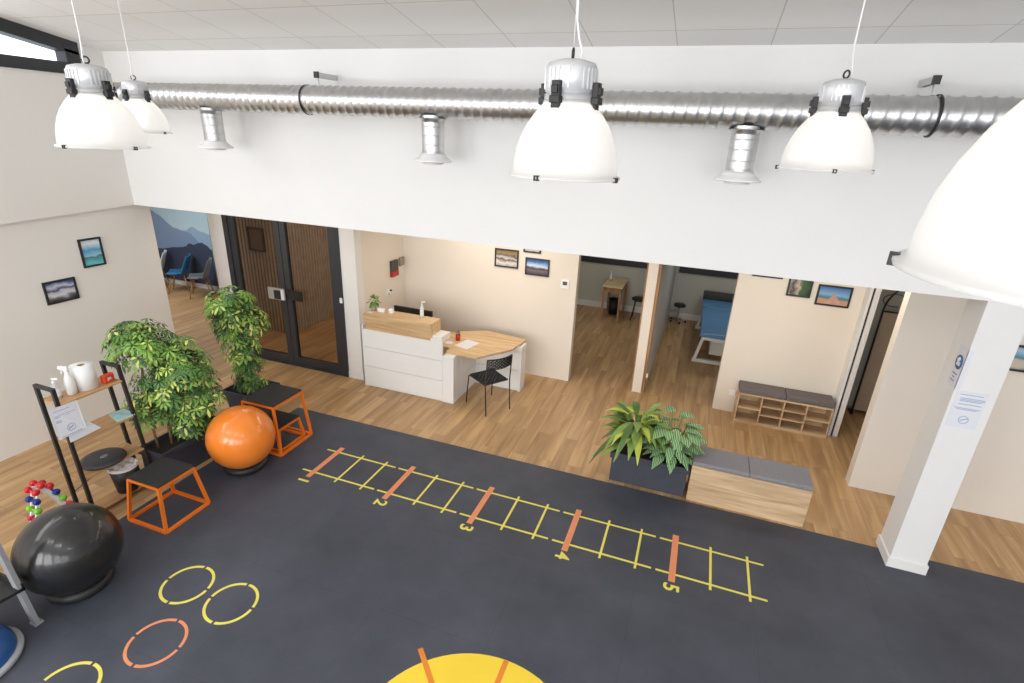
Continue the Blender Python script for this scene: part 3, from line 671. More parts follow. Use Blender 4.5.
build('stand', MB().box(-.03, .03, -.04, -.02, .01, .25).box(-.12, .12, -.12, .08, 0, .012), BLACKP, t)
# chair at the desk
t = thing('metal_chair', 'black perforated metal chair pulled up to the oak side table', 'chair', (-2.53, 6.42, 0), radians(145-90))
def lattice(m, P, nu, nv, th=.008, solid=.004):
    pass
m = MB()   # local: front +y
g = 9
def grid_obj(name, fn, nu, nv, t, thick, matn):
    mm = MB(); vs = [[mm.bm.verts.new(fn(i/nu, j/nv)) for j in range(nv+1)] for i in range(nu+1)]
    for i in range(nu):
        for j in range(nv):
            if (i+j) % 2: mm.bm.faces.new((vs[i][j], vs[i+1][j], vs[i+1][j+1])); mm.bm.faces.new((vs[i][j], vs[i+1][j+1], vs[i][j+1]))
            else: mm.bm.faces.new((vs[i][j], vs[i+1][j], vs[i][j+1])); mm.bm.faces.new((vs[i+1][j], vs[i+1][j+1], vs[i][j+1]))
    o = build(name, mm, matn, t); w_ = o.modifiers.new('wire', 'WIREFRAME'); w_.thickness = thick; w_.use_even_offset = False
    return o
seatf = lambda u, v: (-.195+.39*u, -.20+.42*v, .455-.012*sin(pi*u)*sin(pi*v))
grid_obj('seat', seatf, 11, 12, t, .019, BLACKM)
backf = lambda u, v: (-.2+.4*u, -.235-.05*sin(pi*u)-.02*v, .70+.15*v)
grid_obj('backrest', backf, 14, 6, t, .017, BLACKM)
m = MB().tube([(-.2, -.2, .455), (.2, -.2, .455), (.21, .21, .455), (-.21, .21, .455)], .008, 8, closed=True); build('seat_frame', m, BLACKM, t)
m = MB().tube([(-.205+.41*i/10, -.235-.05*sin(pi*i/10)-.02, .86) for i in range(11)], .008, 8).tube([(-.205+.41*i/10, -.235-.05*sin(pi*i/10), .70) for i in range(11)], .006, 8); build('back_rail', m, BLACKM, t)
for s_ in (-1, 1):
    build('leg', MB().tube([(s_*.21, .21, .455), (s_*.225, .255, 0)], .009), BLACKM, t)
    build('leg', MB().tube([(s_*.205, -.26, .86), (s_*.205, -.225, .46), (s_*.205, -.26, 0)], .009), BLACKM, t)

# ------------------------------------------------------------------ alcove wall fittings
t = thing('alarm_siren', 'dark box with red lens on the cream wall behind the desk', 'alarm', (-4.66, 7.38, 1.47))
build('casing', MB().box(0, .05, -.1, .1, .09, .27), mat('dark_casing', srgb(70, 62, 58), .4), t, bevel=.012)
build('lens', MB().box(0, .055, -.1, .1, 0, .09), mat('red_lens', srgb(170, 30, 35), .25), t, bevel=.012)
tag(build('control_panel', MB().box(-4.66, -4.63, 7.56, 7.7, 1.6, 1.74), mat('grey_panel', srgb(150, 140, 128), .5), bevel=.004), 'grey control plate beside the red lens siren', 'panel')
t = thing('wall_socket', 'white wall socket with dark plug low on wall behind potted plant', 'socket', (-4.66, 7.22, 1.18))
build('plate', MB().box(0, .012, -.06, .06, 0, .11), WPLAS, t, bevel=.003); build('plug', MB().cyl((.012, .03, .08), (.04, .03, .08), .015).cyl((.012, -.02, .03), (.03, -.02, .03), .008), BLACKP, t)
t = thing('thermostat', 'white square thermostat with dark display beside the left doorway', 'thermostat', (-1.83, 7.73, 1.55))
build('plate', MB().box(-.065, .065, -.018, 0, 0, .14), WPLAS, t, bevel=.004); build('display', MB().box(-.035, .035, -.021, -.018, .055, .11), mat('lcd', srgb(80, 78, 66), .3), t)
tag(build('wall_outlet', MB().box(.78, .86, 7.715, 7.73, .27, .35), WPLAS, bevel=.003), 'white wall outlet left of the shoe bench', 'outlet')

# ------------------------------------------------------------------ left room: table, bin, stool, bottle
t = thing('wooden_table', 'small worn wooden side table in the left treatment room', 'table', (-1.58, 11.5, 0))
build('table_top', MB().box(-.22, .22, -.46, .46, .775, .8), mat('worn_table_top', srgb(215, 195, 150), .5, var=.18, scale=5), t, bevel=.004)
build('apron', MB().box(-.19, .19, -.42, .42, .67, .775), OAKZ, t)
for sx in (-1, 1):
    for sy in (-1, 1): build('leg', MB().hexa([(sx*.18-.018, sy*.41-.018, 0), (sx*.18+.018, sy*.41-.018, 0), (sx*.18+.018, sy*.41+.018, 0), (sx*.18-.018, sy*.41+.018, 0)], [(sx*.18-.028, sy*.41-.028, .67), (sx*.18+.028, sy*.41-.028, .67), (sx*.18+.028, sy*.41+.028, .67), (sx*.18-.028, sy*.41+.028, .67)]), OAKZ, t)
pump_bottle('white pump bottle on the wooden table in the left treatment room', (-1.72, 11.6, .8), .2, .03)
t = thing('waste_bin', 'black waste bin under the wooden table in the left room', 'bin', (-1.6, 11.72, 0))
build('body', MB().lathe([(.0, 0), (.1, 0), (.125, .34), (.118, .34), (.095, .01), (.0, .01)], 24), BLACKP, t)
build('rim', MB().lathe([(.118, .335), (.13, .335), (.13, .35), (.118, .35)], 24, cap=(False, False)), BLACKP, t)
t = thing('black_stool', 'black seated stool with thin legs right of the wooden table', 'stool', (-1.02, 11.55, 0))
build('seat', MB().lathe([(.0, .45), (.17, .45), (.18, .47), (.17, .49), (.0, .495)], 28), BLACKP, t)
for k in range(4):
    a = pi/4+k*pi/2; build('leg', MB().cyl((.12*cos(a), .12*sin(a), .45), (.19*cos(a), .19*sin(a), 0), .01, n=8), BLACKM, t)
# right room
t = thing('examination_couch', 'blue padded examination couch with black head end in right room', 'couch', (.6, 10.5, 0))
BLUEV = mat('blue_vinyl', srgb(84, 132, 178), .45, var=.04, scale=3)
build('mattress', MB().box(.28-.6, .95-.6, -1.3, .35, .6, .68).box(.28-.6, .95-.6, .37, .95, .6, .69), BLUEV, t, bevel=.02)
build('headrest', MB().box(-.32, .35, .98, 1.42, .62, .76), mat('black_vinyl', (.02, .02, .022), .4), t, bevel=.02)
build('chassis', MB().box(-.28, .31, -1.24, 1.3, .53, .59).box(-.1, .2, -.8, .9, .12, .53), mat('cream_steel', (.68, .66, .6), .4), t, bevel=.006)
for y_ in (-.95, 1.0): build('foot_frame', MB().bar((-.38, y_, .04), (.38, y_, .04), .08, .06).bar((-.34, y_, .06), (-.24, y_, .53), .05).bar((.34, y_, .06), (.24, y_, .53), .05), mat('cream_steel', (.68, .66, .6), .4), t)
t = thing('rolling_stool', 'chrome legged rolling stool beside the grey partition in right room', 'stool', (-.17, 11.8, 0))
build('seat', MB().lathe([(.0, .36), (.12, .36), (.13, .38), (.12, .41), (.0, .42)], 28), mat('black_vinyl', (.02, .02, .022), .4), t)
build('column', MB().cyl((0, 0, .08), (0, 0, .37), .016), STEEL, t)
for k in range(5):
    a = k*2*pi/5; l = build('leg', MB().bar((0, 0, .09), (.17*cos(a), .17*sin(a), .06), .02, .015), STEEL, t)
    build('caster', MB().sphere((.17*cos(a), .17*sin(a), .025), .024, 10, 8), BLACKP, l)

# arched metal screen in the side room
t = thing('arched_screen', 'black wrought iron arched screen standing in the dark side room', 'screen', (2.95, 8.45, 0))
top = [(.36*cos(pi-pi*i/16), 0, 1.64+.43*sin(pi*i/16)) for i in range(17)]
m = MB().tube([(-.36, 0, 0), (-.36, 0, 1.64)]+top[1:-1]+[(.36, 0, 1.64), (.36, 0, 0)], .013, 8).cyl((-.36, 0, 1.63), (.36, 0, 1.63), .01, n=8)
m.tube([(-.25+.15*cos(q), 0, 1.8+.09*sin(q)) for q in [i*pi/8 for i in range(14)]], .006, 6).tube([(.1+.15*cos(q), 0, 1.82+.1*sin(q)) for q in [i*pi/8 for i in range(14)]], .006, 6)
build('iron_frame', m, BLACKM, t)
build('panel', MB().box(-.345, .345, -.006, .006, .08, 1.62), mat('grey_beige_cloth', srgb(176, 160, 142), .9), t)
build('foot', MB().box(-.38, -.34, -.03, .15, 0, .02).box(.34, .38, -.03, .15, 0, .02), BLACKM, t)

# ------------------------------------------------------------------ shoe bench
t = thing('shoe_bench', 'oak cubbyhole shoe bench with grey brown cushion against the cream wall', 'bench', (1.48, 7.58, 0))
X0, X1, Y0, Y1 = .88, 2.08, 7.44, 7.72
m = MB().box(X0, X1, Y0, Y1, .0, .04).box(X0, X1, Y0, Y1, .435, .46).box(X0, X1, Y1-.008, Y1, .04, .435)
vx = [X0, X0+.315, X0+.6, X0+.885, X1]
for v in (X0+.009, vx[1], vx[2], vx[3], X1-.009): m.box(v-.009, v+.009, Y0, Y1-.008, .04, .435)
for i, (a, b) in enumerate(zip(vx[:-1], vx[1:])):
    for z_ in ((.237,) if i in (0, 3) else (.17, .305)): m.box(a+.009, b-.009, Y0, Y1-.008, z_-.008, z_+.008)
build('carcass', m, OAKG, t, world=True)
m = MB().box(X0, (X0+X1)/2-.002, Y0, Y1, .462, .54).box((X0+X1)/2+.002, X1, Y0, Y1, .462, .54)
build('cushion', m, CUSHD, t, world=True, bevel=.012)

# ------------------------------------------------------------------ front planter, its plants, bench
def planter(name, label, x0, x1, y0, y1, h, taper=.02, rim=.07, g=None):
    t = thing(name, label, 'planter', ((x0+x1)/2, (y0+y1)/2, 0), 0, g)
    a, b = (x1-x0)/2, (y1-y0)/2; tp_ = taper
    m = MB().hexa([(-a+tp_, -b+tp_, 0), (a-tp_, -b+tp_, 0), (a-tp_, b-tp_, 0), (-a+tp_, b-tp_, 0)], [(-a+.022, -b+.022, h-rim), (a-.022, -b+.022, h-rim), (a-.022, b-.022, h-rim), (-a+.022, b-.022, h-rim)])
    build('body', m, CHARP, t, bevel=.004)
    w_ = .025
    m = MB().box(-a, a, -b, -b+w_, h-rim, h).box(-a, a, b-w_, b, h-rim, h).box(-a, -a+w_, -b+w_, b-w_, h-rim, h).box(a-w_, a, -b+w_, b-w_, h-rim, h)
    build('rim', m, CHARP, t, bevel=.003)
    build('soil', MB().box(-a+w_, a-w_, -b+w_, b-w_, h-rim, h-.035), SOIL, t)
    return t
planter('planter_box', 'dark grey rectangular planter at the mat edge beside oak bench', -.565, .31, 5.29, 5.65, .385)
# long-leaf plant
YG = [mat('lance_leaf_green', srgb(122, 150, 72), .45, var=.15, scale=12), mat('lance_leaf_yellow', srgb(176, 188, 74), .45, var=.12, scale=12), mat('lance_leaf_dark', srgb(78, 106, 52), .45, var=.15, scale=12)]
t = thing('leafy_plant', 'yellow green plant with long arching lance leaves in front planter', 'plant', (-.33, 5.46, .345))
m = MB()
for k in range(78):
    a = k*2.399; el = random.uniform(-.15, .95) if k < 60 else random.uniform(.7, 1.2); d = Vector((cos(a)*cos(el), sin(a)*cos(el), sin(el)))
    zb = random.uniform(.12, .40)
    st = Vector((.05*cos(a), .05*sin(a), zb)); 
    leaf(m, st+d*.06, d, random.uniform(.28, .42), random.uniform(.07, .10), random.choice((0, 0, 1, 2)), droop=random.uniform(.35, .8), seg=7)
bmesh.ops.scale(m.bm, vec=(1.05, .95, 1.15), verts=m.bm.verts)
o = build('foliage', m, YG, t, recalc=False)
m = MB()
for k in range(7): a = k*.9; m.tube([(.03*cos(a), .03*sin(a), 0), (.05*cos(a), .05*sin(a), .18), (.09*cos(a), .09*sin(a), .36)], .006, 6)
build('stem', m, mat('brown_stem', srgb(120, 95, 60), .8), t)
# calathea
cal, nt, b = nm('striped_calathea_leaf'); N = nt.nodes.new; L = nt.links.new
tc = N('ShaderNodeTexCoord'); wv = N('ShaderNodeTexWave'); wv.inputs['Scale'].default_value = 18; wv.inputs['Distortion'].default_value = 3; r = N('ShaderNodeValToRGB')
r.color_ramp.elements[0].color = srgb(56, 104, 60)+(1,); r.color_ramp.elements[1].color = srgb(172, 206, 150)+(1,); r.color_ramp.elements[0].position = .35; r.color_ramp.elements[1].position = .8
L(tc.outputs['Object'], wv.inputs['Vector']); L(wv.outputs['Fac'], r.inputs['Fac']); L(r.outputs['Color'], b.inputs['Base Color']); b.inputs['Roughness'].default_value = .45
t = thing('calathea_plant', 'bushy plant with striped oval green leaves in front planter', 'plant', (.08, 5.49, .345))
m = MB(); ms = MB()
for k in range(64):
    a = k*2.399; q = k/64; rad = .05+.2*math.sqrt(random.random()); h = .1+.46*(1-q)*random.uniform(.8, 1.1)
    if k == 0: h, rad = .62, .03
    p = Vector((rad*cos(a), rad*sin(a)*.85, h)); out = Vector((cos(a), sin(a), random.uniform(-.1, .5))).normalized()
    leaf(m, p, out, random.uniform(.16, .21), random.uniform(.10, .135), 0, droop=random.uniform(.3, .8), seg=6)
    ms.tube([(.02*cos(a), .02*sin(a), 0), (rad*.6*cos(a), rad*.6*sin(a), h*.6), p], .003, 5)
build('foliage', m, cal, t, recalc=False); build('stem', ms, G[0], t)
t = thing('storage_bench', 'pale oak storage bench with grey cushion top beside the planter', 'bench', (.92, 5.47, 0))
m = MB().box(.325, 1.505, 5.285, 5.665, .245, .45).box(.325, 1.505, 5.285, 5.665, .0, .241).box(.33, 1.5, 5.29, 5.66, .2, .26)
build('box_body', m, OAKG, t, world=True, bevel=.001)
m = MB().box(.325, .9, 5.285, 5.665, .452, .5).box(.902, 1.505, 5.285, 5.665, .452, .5)
build('cushion', m, CUSH, t, world=True, bevel=.012)

# ------------------------------------------------------------------ left planters with umbrella trees
planter('planter_box', 'long dark planter behind the orange ball holding the bushy tree', -5.38, -5.01, 3.28, 4.14, .38)
planter('planter_pot', 'square tapered dark pot holding the tall tree behind orange steps', -5.62, -5.10, 4.62, 5.12, .42, taper=.07)
def tree(label, loc, blobs, stems, n):
    t = thing('umbrella_tree', label, 'plant', loc)
    m = MB()
    tot = sum(b_[3] for b_ in blobs)
    for (cx, cy, cz, rx, rz) in blobs:
        cnt = int(n*rx/tot*1.0)
        for _ in range(cnt):
            d = Vector((random.gauss(0, 1), random.gauss(0, 1), random.gauss(0, 1))).normalized(); q = random.random()**.4
            p = Vector((cx+d.x*rx*q, cy+d.y*rx*q, cz+d.z*rz*q))
            ax = (d*Vector((1, 1, .6))+Vector((0, 0, .7))).normalized()
            u_ = ax.cross(Vector((random.random(), random.random(), .3))).normalized(); v_ = ax.cross(u_)
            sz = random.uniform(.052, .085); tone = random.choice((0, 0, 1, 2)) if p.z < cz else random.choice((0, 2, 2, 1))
            ny = random.random() < .33
            nl = random.randint(6, 8)
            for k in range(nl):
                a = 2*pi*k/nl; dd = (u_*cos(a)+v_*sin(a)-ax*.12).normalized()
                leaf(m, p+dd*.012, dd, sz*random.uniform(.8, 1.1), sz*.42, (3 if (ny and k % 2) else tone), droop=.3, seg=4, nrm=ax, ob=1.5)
    build('foliage', m, G, t, recalc=False)
    for pts in stems:
        build('stem', MB().tube(pts, [.014]*(len(pts)-1)+[.006], 8), mat('tree_bark', srgb(134, 110, 82), .8, var=.2, scale=30), t)
    return t
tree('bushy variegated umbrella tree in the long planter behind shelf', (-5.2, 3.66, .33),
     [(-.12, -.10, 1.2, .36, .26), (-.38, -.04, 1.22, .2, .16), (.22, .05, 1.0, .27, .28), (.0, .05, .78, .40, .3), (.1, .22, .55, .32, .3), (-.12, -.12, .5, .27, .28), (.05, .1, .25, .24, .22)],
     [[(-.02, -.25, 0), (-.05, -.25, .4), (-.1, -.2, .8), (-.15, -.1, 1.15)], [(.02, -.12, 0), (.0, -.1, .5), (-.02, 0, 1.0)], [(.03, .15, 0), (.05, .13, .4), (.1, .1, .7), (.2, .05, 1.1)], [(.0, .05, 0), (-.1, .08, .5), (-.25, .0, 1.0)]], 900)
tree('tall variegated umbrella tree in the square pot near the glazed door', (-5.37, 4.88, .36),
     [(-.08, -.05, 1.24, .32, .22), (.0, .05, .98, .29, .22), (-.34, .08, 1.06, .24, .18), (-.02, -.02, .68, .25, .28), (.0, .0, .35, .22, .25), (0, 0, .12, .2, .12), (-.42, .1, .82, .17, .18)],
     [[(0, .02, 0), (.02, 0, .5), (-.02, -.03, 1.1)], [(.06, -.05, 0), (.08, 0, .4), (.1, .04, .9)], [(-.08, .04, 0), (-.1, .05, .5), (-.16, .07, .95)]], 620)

# ------------------------------------------------------------------ orange plyometric step boxes
TOPM = mat('black_grip_top', (.018, .018, .02), .75, var=.25, scale=70, bump=.3)
def step(label, cx, cy, h, tx, ty, bx, by, w=.028):
    t = thing('step_box', label, 'step', (cx, cy, MZ), 0, 'orange framed plyo steps')
    T = [(-tx, -ty, h-.03), (tx, -ty, h-.03), (tx, ty, h-.03), (-tx, ty, h-.03)]; B = [(-bx, -by, w/2), (bx, -by, w/2), (bx, by, w/2), (-bx, by, w/2)]
    m = MB()
    for i in range(4): m.bar(T[i], T[(i+1)%4], w)
    build('top_frame', m, ORANGE_M, t)
    m = MB()
    for i in range(4): m.bar(B[i], B[(i+1)%4], w)
    build('base_frame', m, ORANGE_M, t)
    for i in range(4): build('leg', MB().bar(T[i], B[i], w, up=(1, 0, 0)), ORANGE_M, t)
    build('tread', MB().box(-tx-.01, tx+.01, -ty-.01, ty+.01, h-.014, h), TOPM, t, bevel=.003)
    return t
step('low orange step with black top, standing alone beside the shelf', -4.60, 2.975, .49, .195, .185, .245, .24)
step('tallest orange step with black top behind the orange ball', -4.585, 4.46, .65, .225, .235, .285, .27)
step('smallest orange step with black top nested inside the tallest one', -4.58, 4.46, .31, .19, .17, .22, .21)

# ------------------------------------------------------------------ exercise balls
def ball(label, c, r, col, rough, groove, group='exercise balls'):
    t = thing('exercise_ball', label, 'ball', (c[0], c[1], MZ))
    m = MB(); n_, k_ = 96, 64; rr = []
    for i in range(1, k_):
        a = pi*i/k_; q = 0
        if groove: q = -.0022*(0.5+.5*cos(a*46)) if .5 < a < 2.7 else 0
        rr.append([((r+q)*sin(a)*cos(2*pi*k/n_), (r+q)*sin(a)*sin(2*pi*k/n_), c[2]-(r+q)*cos(a)) for k in range(n_)])
    m.rings(rr, 0, True)
    if groove: bmesh.ops.rotate(m.bm, cent=(0, 0, c[2]), matrix=Matrix.Rotation(radians(70), 3, 'Y') @ Matrix.Rotation(radians(20), 3, 'Z'), verts=m.bm.verts)
    build('ball', m, mat('ball_'+label.split()[1], col, rough, var=.03, coat=.4), t)
    return t
bo = ball('glossy orange exercise ball resting between the orange steps', (-4.52, 3.873, .395), .357, srgb(240, 134, 46), .25, False)
bb = ball('glossy black exercise ball at the left mat edge', (-4.449, 2.028, .395), .357, (.012, .012, .013), .3, True)
def ring_stand(label, x_, y_):
    m = MB().tube([(.19*cos(q), .19*sin(q), .05) for q in [2*pi*i/32 for i in range(32)]], .045, 12, closed=True)
    o = build('ball_ring', m, BLACKP); o.location = (x_, y_, MZ); tag(o, label, 'ring stand')
ring_stand('black ring stand under the orange exercise ball', -4.52, 3.873)
ring_stand('black ring stand under the black exercise ball', -4.449, 2.028)

# ------------------------------------------------------------------ ladder shelf and what it carries
t = thing('ladder_shelf', 'open black framed shelf unit with four oak boards near left wall', 'shelf', (-5.3, 2.92, 0))
FX, RX, NY, FY = -5.16, -5.40, 2.63, 3.26
for yy in (NY, FY):
    yt = yy-(.035 if yy == NY else .085)
    m = MB().bar((FX, yy, 0), (FX-.01, yt, 1.43), .03, .03, up=(1, 0, 0)).bar((RX, yy, 0), (RX+.005, yt, 1.43), .03, .03, up=(1, 0, 0)).bar((FX+.005, yt, 1.435), (RX-.01, yt, 1.435), .03, .03)
    build('side_frame', m, BLACKM, t, world=True)
SH = [.08, .48, .88, 1.29]
for z_ in SH:
    build('shelf_board', MB().box(RX-.01, FX+.012, NY+.016-.035*z_/1.43, FY-.016-.085*z_/1.43, z_-.02, z_), OAKY, t, world=True, bevel=.002)
m = MB().cyl((RX, NY, .25), (RX, FY, .45), .004, n=6).cyl((RX, NY, .45), (RX, FY, .25), .004, n=6); build('cross_brace', m, BLACKM, t, world=True)
pump_bottle('clear gel pump bottle at the left end of the top shelf', (-5.30, 2.685, 1.29), .2, .034)
t = thing('spray_bottle', 'white trigger spray bottle next to the paper roll on the shelf', 'bottle', (-5.27, 2.79, 1.29), radians(200))
build('bottle', MB().lathe([(.0, 0), (.04, .003), (.042, .1), (.034, .16), (.016, .215), (.014, .235), (.0, .235)], 24), WPLAS, t)
build('trigger_head', MB().box(-.02, .065, -.012, .012, .25, .278).box(-.015, .02, -.014, .014, .232, .255).bar((.04, 0, .255), (.05, 0, .20), .012, .008, up=(1, 0, 0)), WPLAS, t, bevel=.003)
t = thing('paper_roll', 'large white paper towel roll on the top shelf', 'paper roll', (-5.29, 2.93, 1.29))
build('roll', MB().lathe([(.03, 0), (.092, 0), (.092, .235), (.03, .235)], 40, cap=(False, False)), mat('tissue_paper', (.85, .85, .84), .95, var=.02), t)
build('core', MB().lathe([(.03, .0), (.03, .235), (.026, .235), (.026, .0)], 24, cap=(False, False)), mat('cardboard', srgb(170, 150, 125), .9), t)
t = thing('small_speaker', 'little orange speaker box with pale lettering on the top shelf', 'speaker', (-5.235, 3.09, 1.29), radians(6))
build('body', MB().box(-.02, .03, -.055, .055, 0, .085), mat('orange_fabric', srgb(214, 72, 30), .7, var=.08, scale=60), t, bevel=.012)
build('logo', MB().box(.03, .0315, -.027, .031, .024, .06), mat('logo_red', srgb(226, 60, 36), .5), t)
build('lettering', MB().addmesh(text_mesh('JBL', .034, .0008), Matrix.Translation((.033, .002, .042)) @ Matrix.Rotation(pi/2, 4, 'Z') @ Matrix.Rotation(pi/2, 4, 'X')), PAPER, t, recalc=False)
# notice sheet hanging from the top shelf, its lower part curling forward
t = thing('notice_sheet', 'white printed notice taped under the top shelf, left end', 'paper', (-5.13, 2.62, 1.28))
m = MB().hexa([(-5.142, 2.52, .97), (-5.140, 2.52, .97), (-5.110, 2.74, 1.00), (-5.112, 2.74, 1.00)], [(-5.142, 2.505, 1.285), (-5.140, 2.505, 1.285), (-5.140, 2.735, 1.278), (-5.142, 2.735, 1.278)])
build('sheet', m, PAPER, t, world=True)
m = MB()
for k, (z_, w_) in enumerate(((1.25, .13), (1.205, .17), (1.19, .12), (1.155, .17), (1.14, .15))):
    m.bar((-5.135, 2.53, z_-.002), (-5.132, 2.53+w_, z_-.004), .002, .005)
m.bar((-5.128, 2.54, .99), (-5.108, 2.7, 1.005), .002, .006)
m.tube([(-5.124, 2.63+.035*cos(q), 1.06+.035*sin(q)) for q in [2*pi*i/20 for i in range(20)]], .003, 6, closed=True)
m.bar((-5.124, 2.61, 1.05), (-5.122, 2.65, 1.07), .002, .01)
build('print', m, INK, t, world=True)
tag(build('loose_sheet', MB().hexa([(-5.148, 2.60, .90), (-5.118, 2.86, .925), (-5.146, 2.75, 1.07), (-5.15, 2.60, 1.05)], [(-5.15, 2.60, .902), (-5.12, 2.86, .927), (-5.148, 2.75, 1.072), (-5.152, 2.60, 1.052)]), PAPER), 'second white sheet curling out behind the printed notice on the shelf', 'paper')
t = thing('magazine', 'turquoise and white booklet at the right end of the second shelf', 'booklet', (-5.27, 3.15, .88))
build('cover', MB().hexa([(-.1, -.05, 0), (.1, -.11, 0), (.12, .06, 0), (-.08, .09, 0)], [(-.1, -.05, .014), (.1, -.11, .014), (.12, .06, .014), (-.08, .09, .014)]), mat('booklet_cover', srgb(170, 212, 214), .4, var=.25, scale=14), t)
# balance cushion
t = thing('balance_cushion', 'round black balance cushion lying on the third shelf', 'cushion', (-5.29, 2.90, .48))
build('disc', MB().lathe([(.0, .0), (.16, .0), (.188, .012), (.196, .026), (.188, .04), (.15, .052), (.08, .058), (.0, .06)], 48), mat('black_rubber', (.035, .035, .04), .5, var=.1), t)
m = MB().tube([(.022*cos(q)+.02, .03*sin(q)+.0, .059) for q in [2*pi*i/20 for i in range(20)]], .0022, 6, closed=True).bar((.02, -.02, .06), (.02, .02, .06), .006, .002)
build('emblem', m, mat('pale_emblem', (.5, .5, .5), .5), t)
# bin with liner
t = thing('waste_bin', 'black waste bin with white liner on the lowest shelf', 'bin', (-5.23, 3.02, .08))
build('body', MB().lathe([(.0, 0), (.095, 0), (.13, .29), (.124, .29), (.09, .008), (.0, .008)], 32), BLACKP, t)
m = MB(); n_ = 32; rr = []
for r_, z_ in ((.134, .27), (.134, .292), (.12, .296), (.09, .27), (.05, .285), (.01, .26)):
    rr.append([((r_+random.uniform(-.006, .006)*(r_ < .13))*cos(2*pi*k/n_), (r_+random.uniform(-.006, .006)*(r_ < .13))*sin(2*pi*k/n_), z_+random.uniform(-.014, .014)*(r_ < .13)) for k in range(n_)])
m.rings(rr, 0, False, cap=(False, True)); build('liner', m, mat('white_liner', (.8, .8, .8), .35), t)

# ------------------------------------------------------------------ dumbbell rack
t = thing('dumbbell_rack', 'small white A shaped dumbbell rack behind the black ball', 'rack', (-5.2, 2.27, 0))
m = MB()
for sx in (-.035, .035):
    m.bar((sx, -.0, .60), (sx, -.16, .02), .018, .03).bar((sx, .04, .60), (sx, .29, .02), .018, .03).bar((sx, -.02, .605), (sx, .06, .605), .018, .02)
m.bar((-.1, -.16, .012), (.1, -.16, .012), .025, .025).bar((-.1, .29, .012), (.1, .29, .012), .025, .025)
build('frame', m, WPLAS, t, bevel=.003)
cols = [('red', srgb(205, 35, 45)), ('blue', srgb(30, 50, 130)), ('green', srgb(125, 195, 50)), ('pink', srgb(205, 40, 85))]
def dumbbell(label, col, cname, loc, r, g):
    t = thing('dumbbell', label, 'dumbbell', loc)
    mm = mat('vinyl_'+cname, col, .35, var=.02)
    for s_ in (-1, 1): build('weight_head', MB().lathe([(.0, -.022), (r*.8, -.02), (r, -.008), (r, .008), (r*.8, .02), (.0, .022)], 18), mm, t).matrix_basis = Matrix.Translation((s_*.052, 0, 0)) @ Matrix.Rotation(pi/2, 4, 'Y')
    build('handle', MB().cyl((-.045, 0, 0), (.045, 0, 0), .012, n=12), mm, t)
for k, (cn, c) in enumerate(cols):
    z_ = .60-k*.09; q = (.60-z_)/.58
    dumbbell('%s dumbbell on the near, left hand side of the white rack' % cn, c, cn, (-5.19, 2.27-.0-.09*q-.035, z_+.0), .029, None)
    dumbbell('%s dumbbell on the far, right hand side of the white rack' % cn, c, cn, (-5.19, 2.27+.04+.22*q+.035, z_+.0), .029, None)
dumbbell('second red dumbbell on top of the white rack, right of centre', cols[0][1], 'red', (-5.19, 2.285, .64), .027, None)
dumbbell('pink dumbbell lowest at right end of the rack beside shelf leg', cols[3][1], 'pink', (-5.2, 2.56, .18), .034, None)

# ------------------------------------------------------------------ grey weight stand cut off by the left edge
t = thing('weight_stand', 'grey steel stand with dark tray, cut off by left edge', 'rack', (-4.5, 1.4, MZ))
LG = mat('light_grey_steel', srgb(150, 152, 156), .4, var=.03)
for X in (-4.36, -5.15):
    m = MB().bar((X-.02, 1.645, MZ+.02), (X+.01, 1.57, 1.1), .03, .065, up=(1, 0, 0)).box(X-.055, X+.015, 1.62, 1.68, MZ, MZ+.02)
    build('leg', m, LG, t, world=True)
m = MB().hexa([(-5.12, 1.26, .42), (-4.33, 1.26, .42), (-4.33, 1.64, .38), (-5.12, 1.64, .38)], [(-5.12, 1.26, .445), (-4.33, 1.26, .445), (-4.33, 1.64, .405), (-5.12, 1.64, .405)])
m.box(-5.12, -4.33, 1.625, 1.64, .38, .45)
build('tray', m, BLACKM, t, world=True)
t = thing('gym_weight', 'black weight with olive green top at the left picture edge', 'weight', (-5.01, 1.97, 0))
build('body', MB().lathe([(.0, 0), (.09, 0), (.12, .04), (.12, .13), (.09, .17), (.0, .17)], 24), BLACKP, t)
build('handle', MB().tube([(.055*cos(q), 0, .17+.08*sin(q)) for q in [pi*i/10 for i in range(11)]], .014, 8), mat('olive_grip', srgb(130, 135, 80), .6), t)
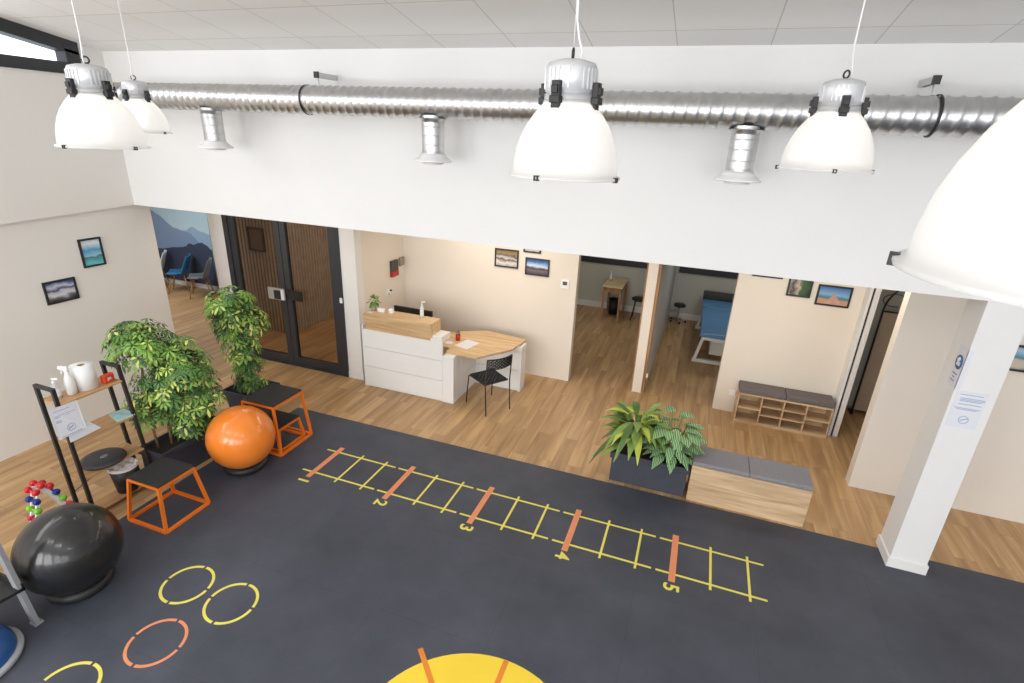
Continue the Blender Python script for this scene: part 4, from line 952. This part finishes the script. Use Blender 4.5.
# ------------------------------------------------------------------ balance dome
t = thing('balance_dome', 'blue domed balance trainer with grey base in lower left corner', 'balance trainer', (-4.42, 1.23, MZ))
build('base', MB().lathe([(.0, .0), (.28, .0), (.315, .012), (.32, .035), (.31, .05), (.0, .055)], 56), mat('pale_grey_base', srgb(165, 167, 172), .5), t)
build('dome', MB().lathe([(.285*cos(q*pi/2/14)**.8, .045+.21*sin(q*pi/2/14)) for q in range(15)], 56), mat('blue_dome', srgb(40, 88, 150), .4, var=.06), t)

# ------------------------------------------------------------------ notices on the pillar
t = thing('mask_sign', 'white notice with round blue pictogram wrapped on pillar left side', 'sign', (2.2, 5.07, 1.9))
m = MB().box(2.196, 2.199, 5.0, 5.15, 1.9, 2.24).box(2.196, 2.2, 4.996, 5.0, 1.9, 2.24).box(2.196, 2.235, 4.996, 4.999, 1.9, 2.24)
build('sheet', m, PAPER, t, world=True)
m = MB().lathe([(.0, 0), (.062, 0), (.062, .002), (.0, .002)], 32); bmesh.ops.transform(m.bm, matrix=Matrix.Translation((2.196, 5.075, 2.11)) @ Matrix.Rotation(-pi/2, 4, 'Y'), verts=m.bm.verts)
build('pictogram_disc', m, mat('sign_blue', srgb(70, 110, 165), .6), t, world=True)
m = MB().sphere((2.1925, 5.075, 2.135), .016, 12, 8).prism([(2.191, 5.045), (2.193, 5.045), (2.193, 5.105), (2.191, 5.105)], 2.08, 2.115); build('pictogram_head', m, PAPER, t, world=True)
m = MB().box(2.194, 2.196, 5.04, 5.12, 2.0, 2.012).box(2.194, 2.196, 5.06, 5.1, 1.97, 1.98).box(2.194, 2.196, 5.05, 5.12, 1.94, 1.95); build('text_line', m, mat('mauve_ink', srgb(170, 150, 180), .8), t, world=True)
t = thing('notice_sheet', 'white printed page with round emblem on pillar front', 'paper', (2.34, 5.0, 1.56))
build('sheet', MB().box(2.225, 2.44, 4.995, 4.998, 1.56, 1.89), PAPER, t, world=True)
m = MB()
for z_, a, b in ((1.862, 2.25, 2.41), (1.83, 2.26, 2.43), (1.817, 2.26, 2.43), (1.805, 2.26, 2.41), (1.775, 2.26, 2.42), (1.74, 2.24, 2.42), (1.728, 2.26, 2.40)): m.box(a, b, 4.993, 4.995, z_-.003, z_+.003)
m.tube([(2.335+.034*cos(q), 4.994, 1.635+.034*sin(q)) for q in [2*pi*i/24 for i in range(24)]], .003, 6, closed=True).bar((2.31, 4.994, 1.625), (2.36, 4.994, 1.65), .002, .008)
build('print', m, INK, t, world=True)
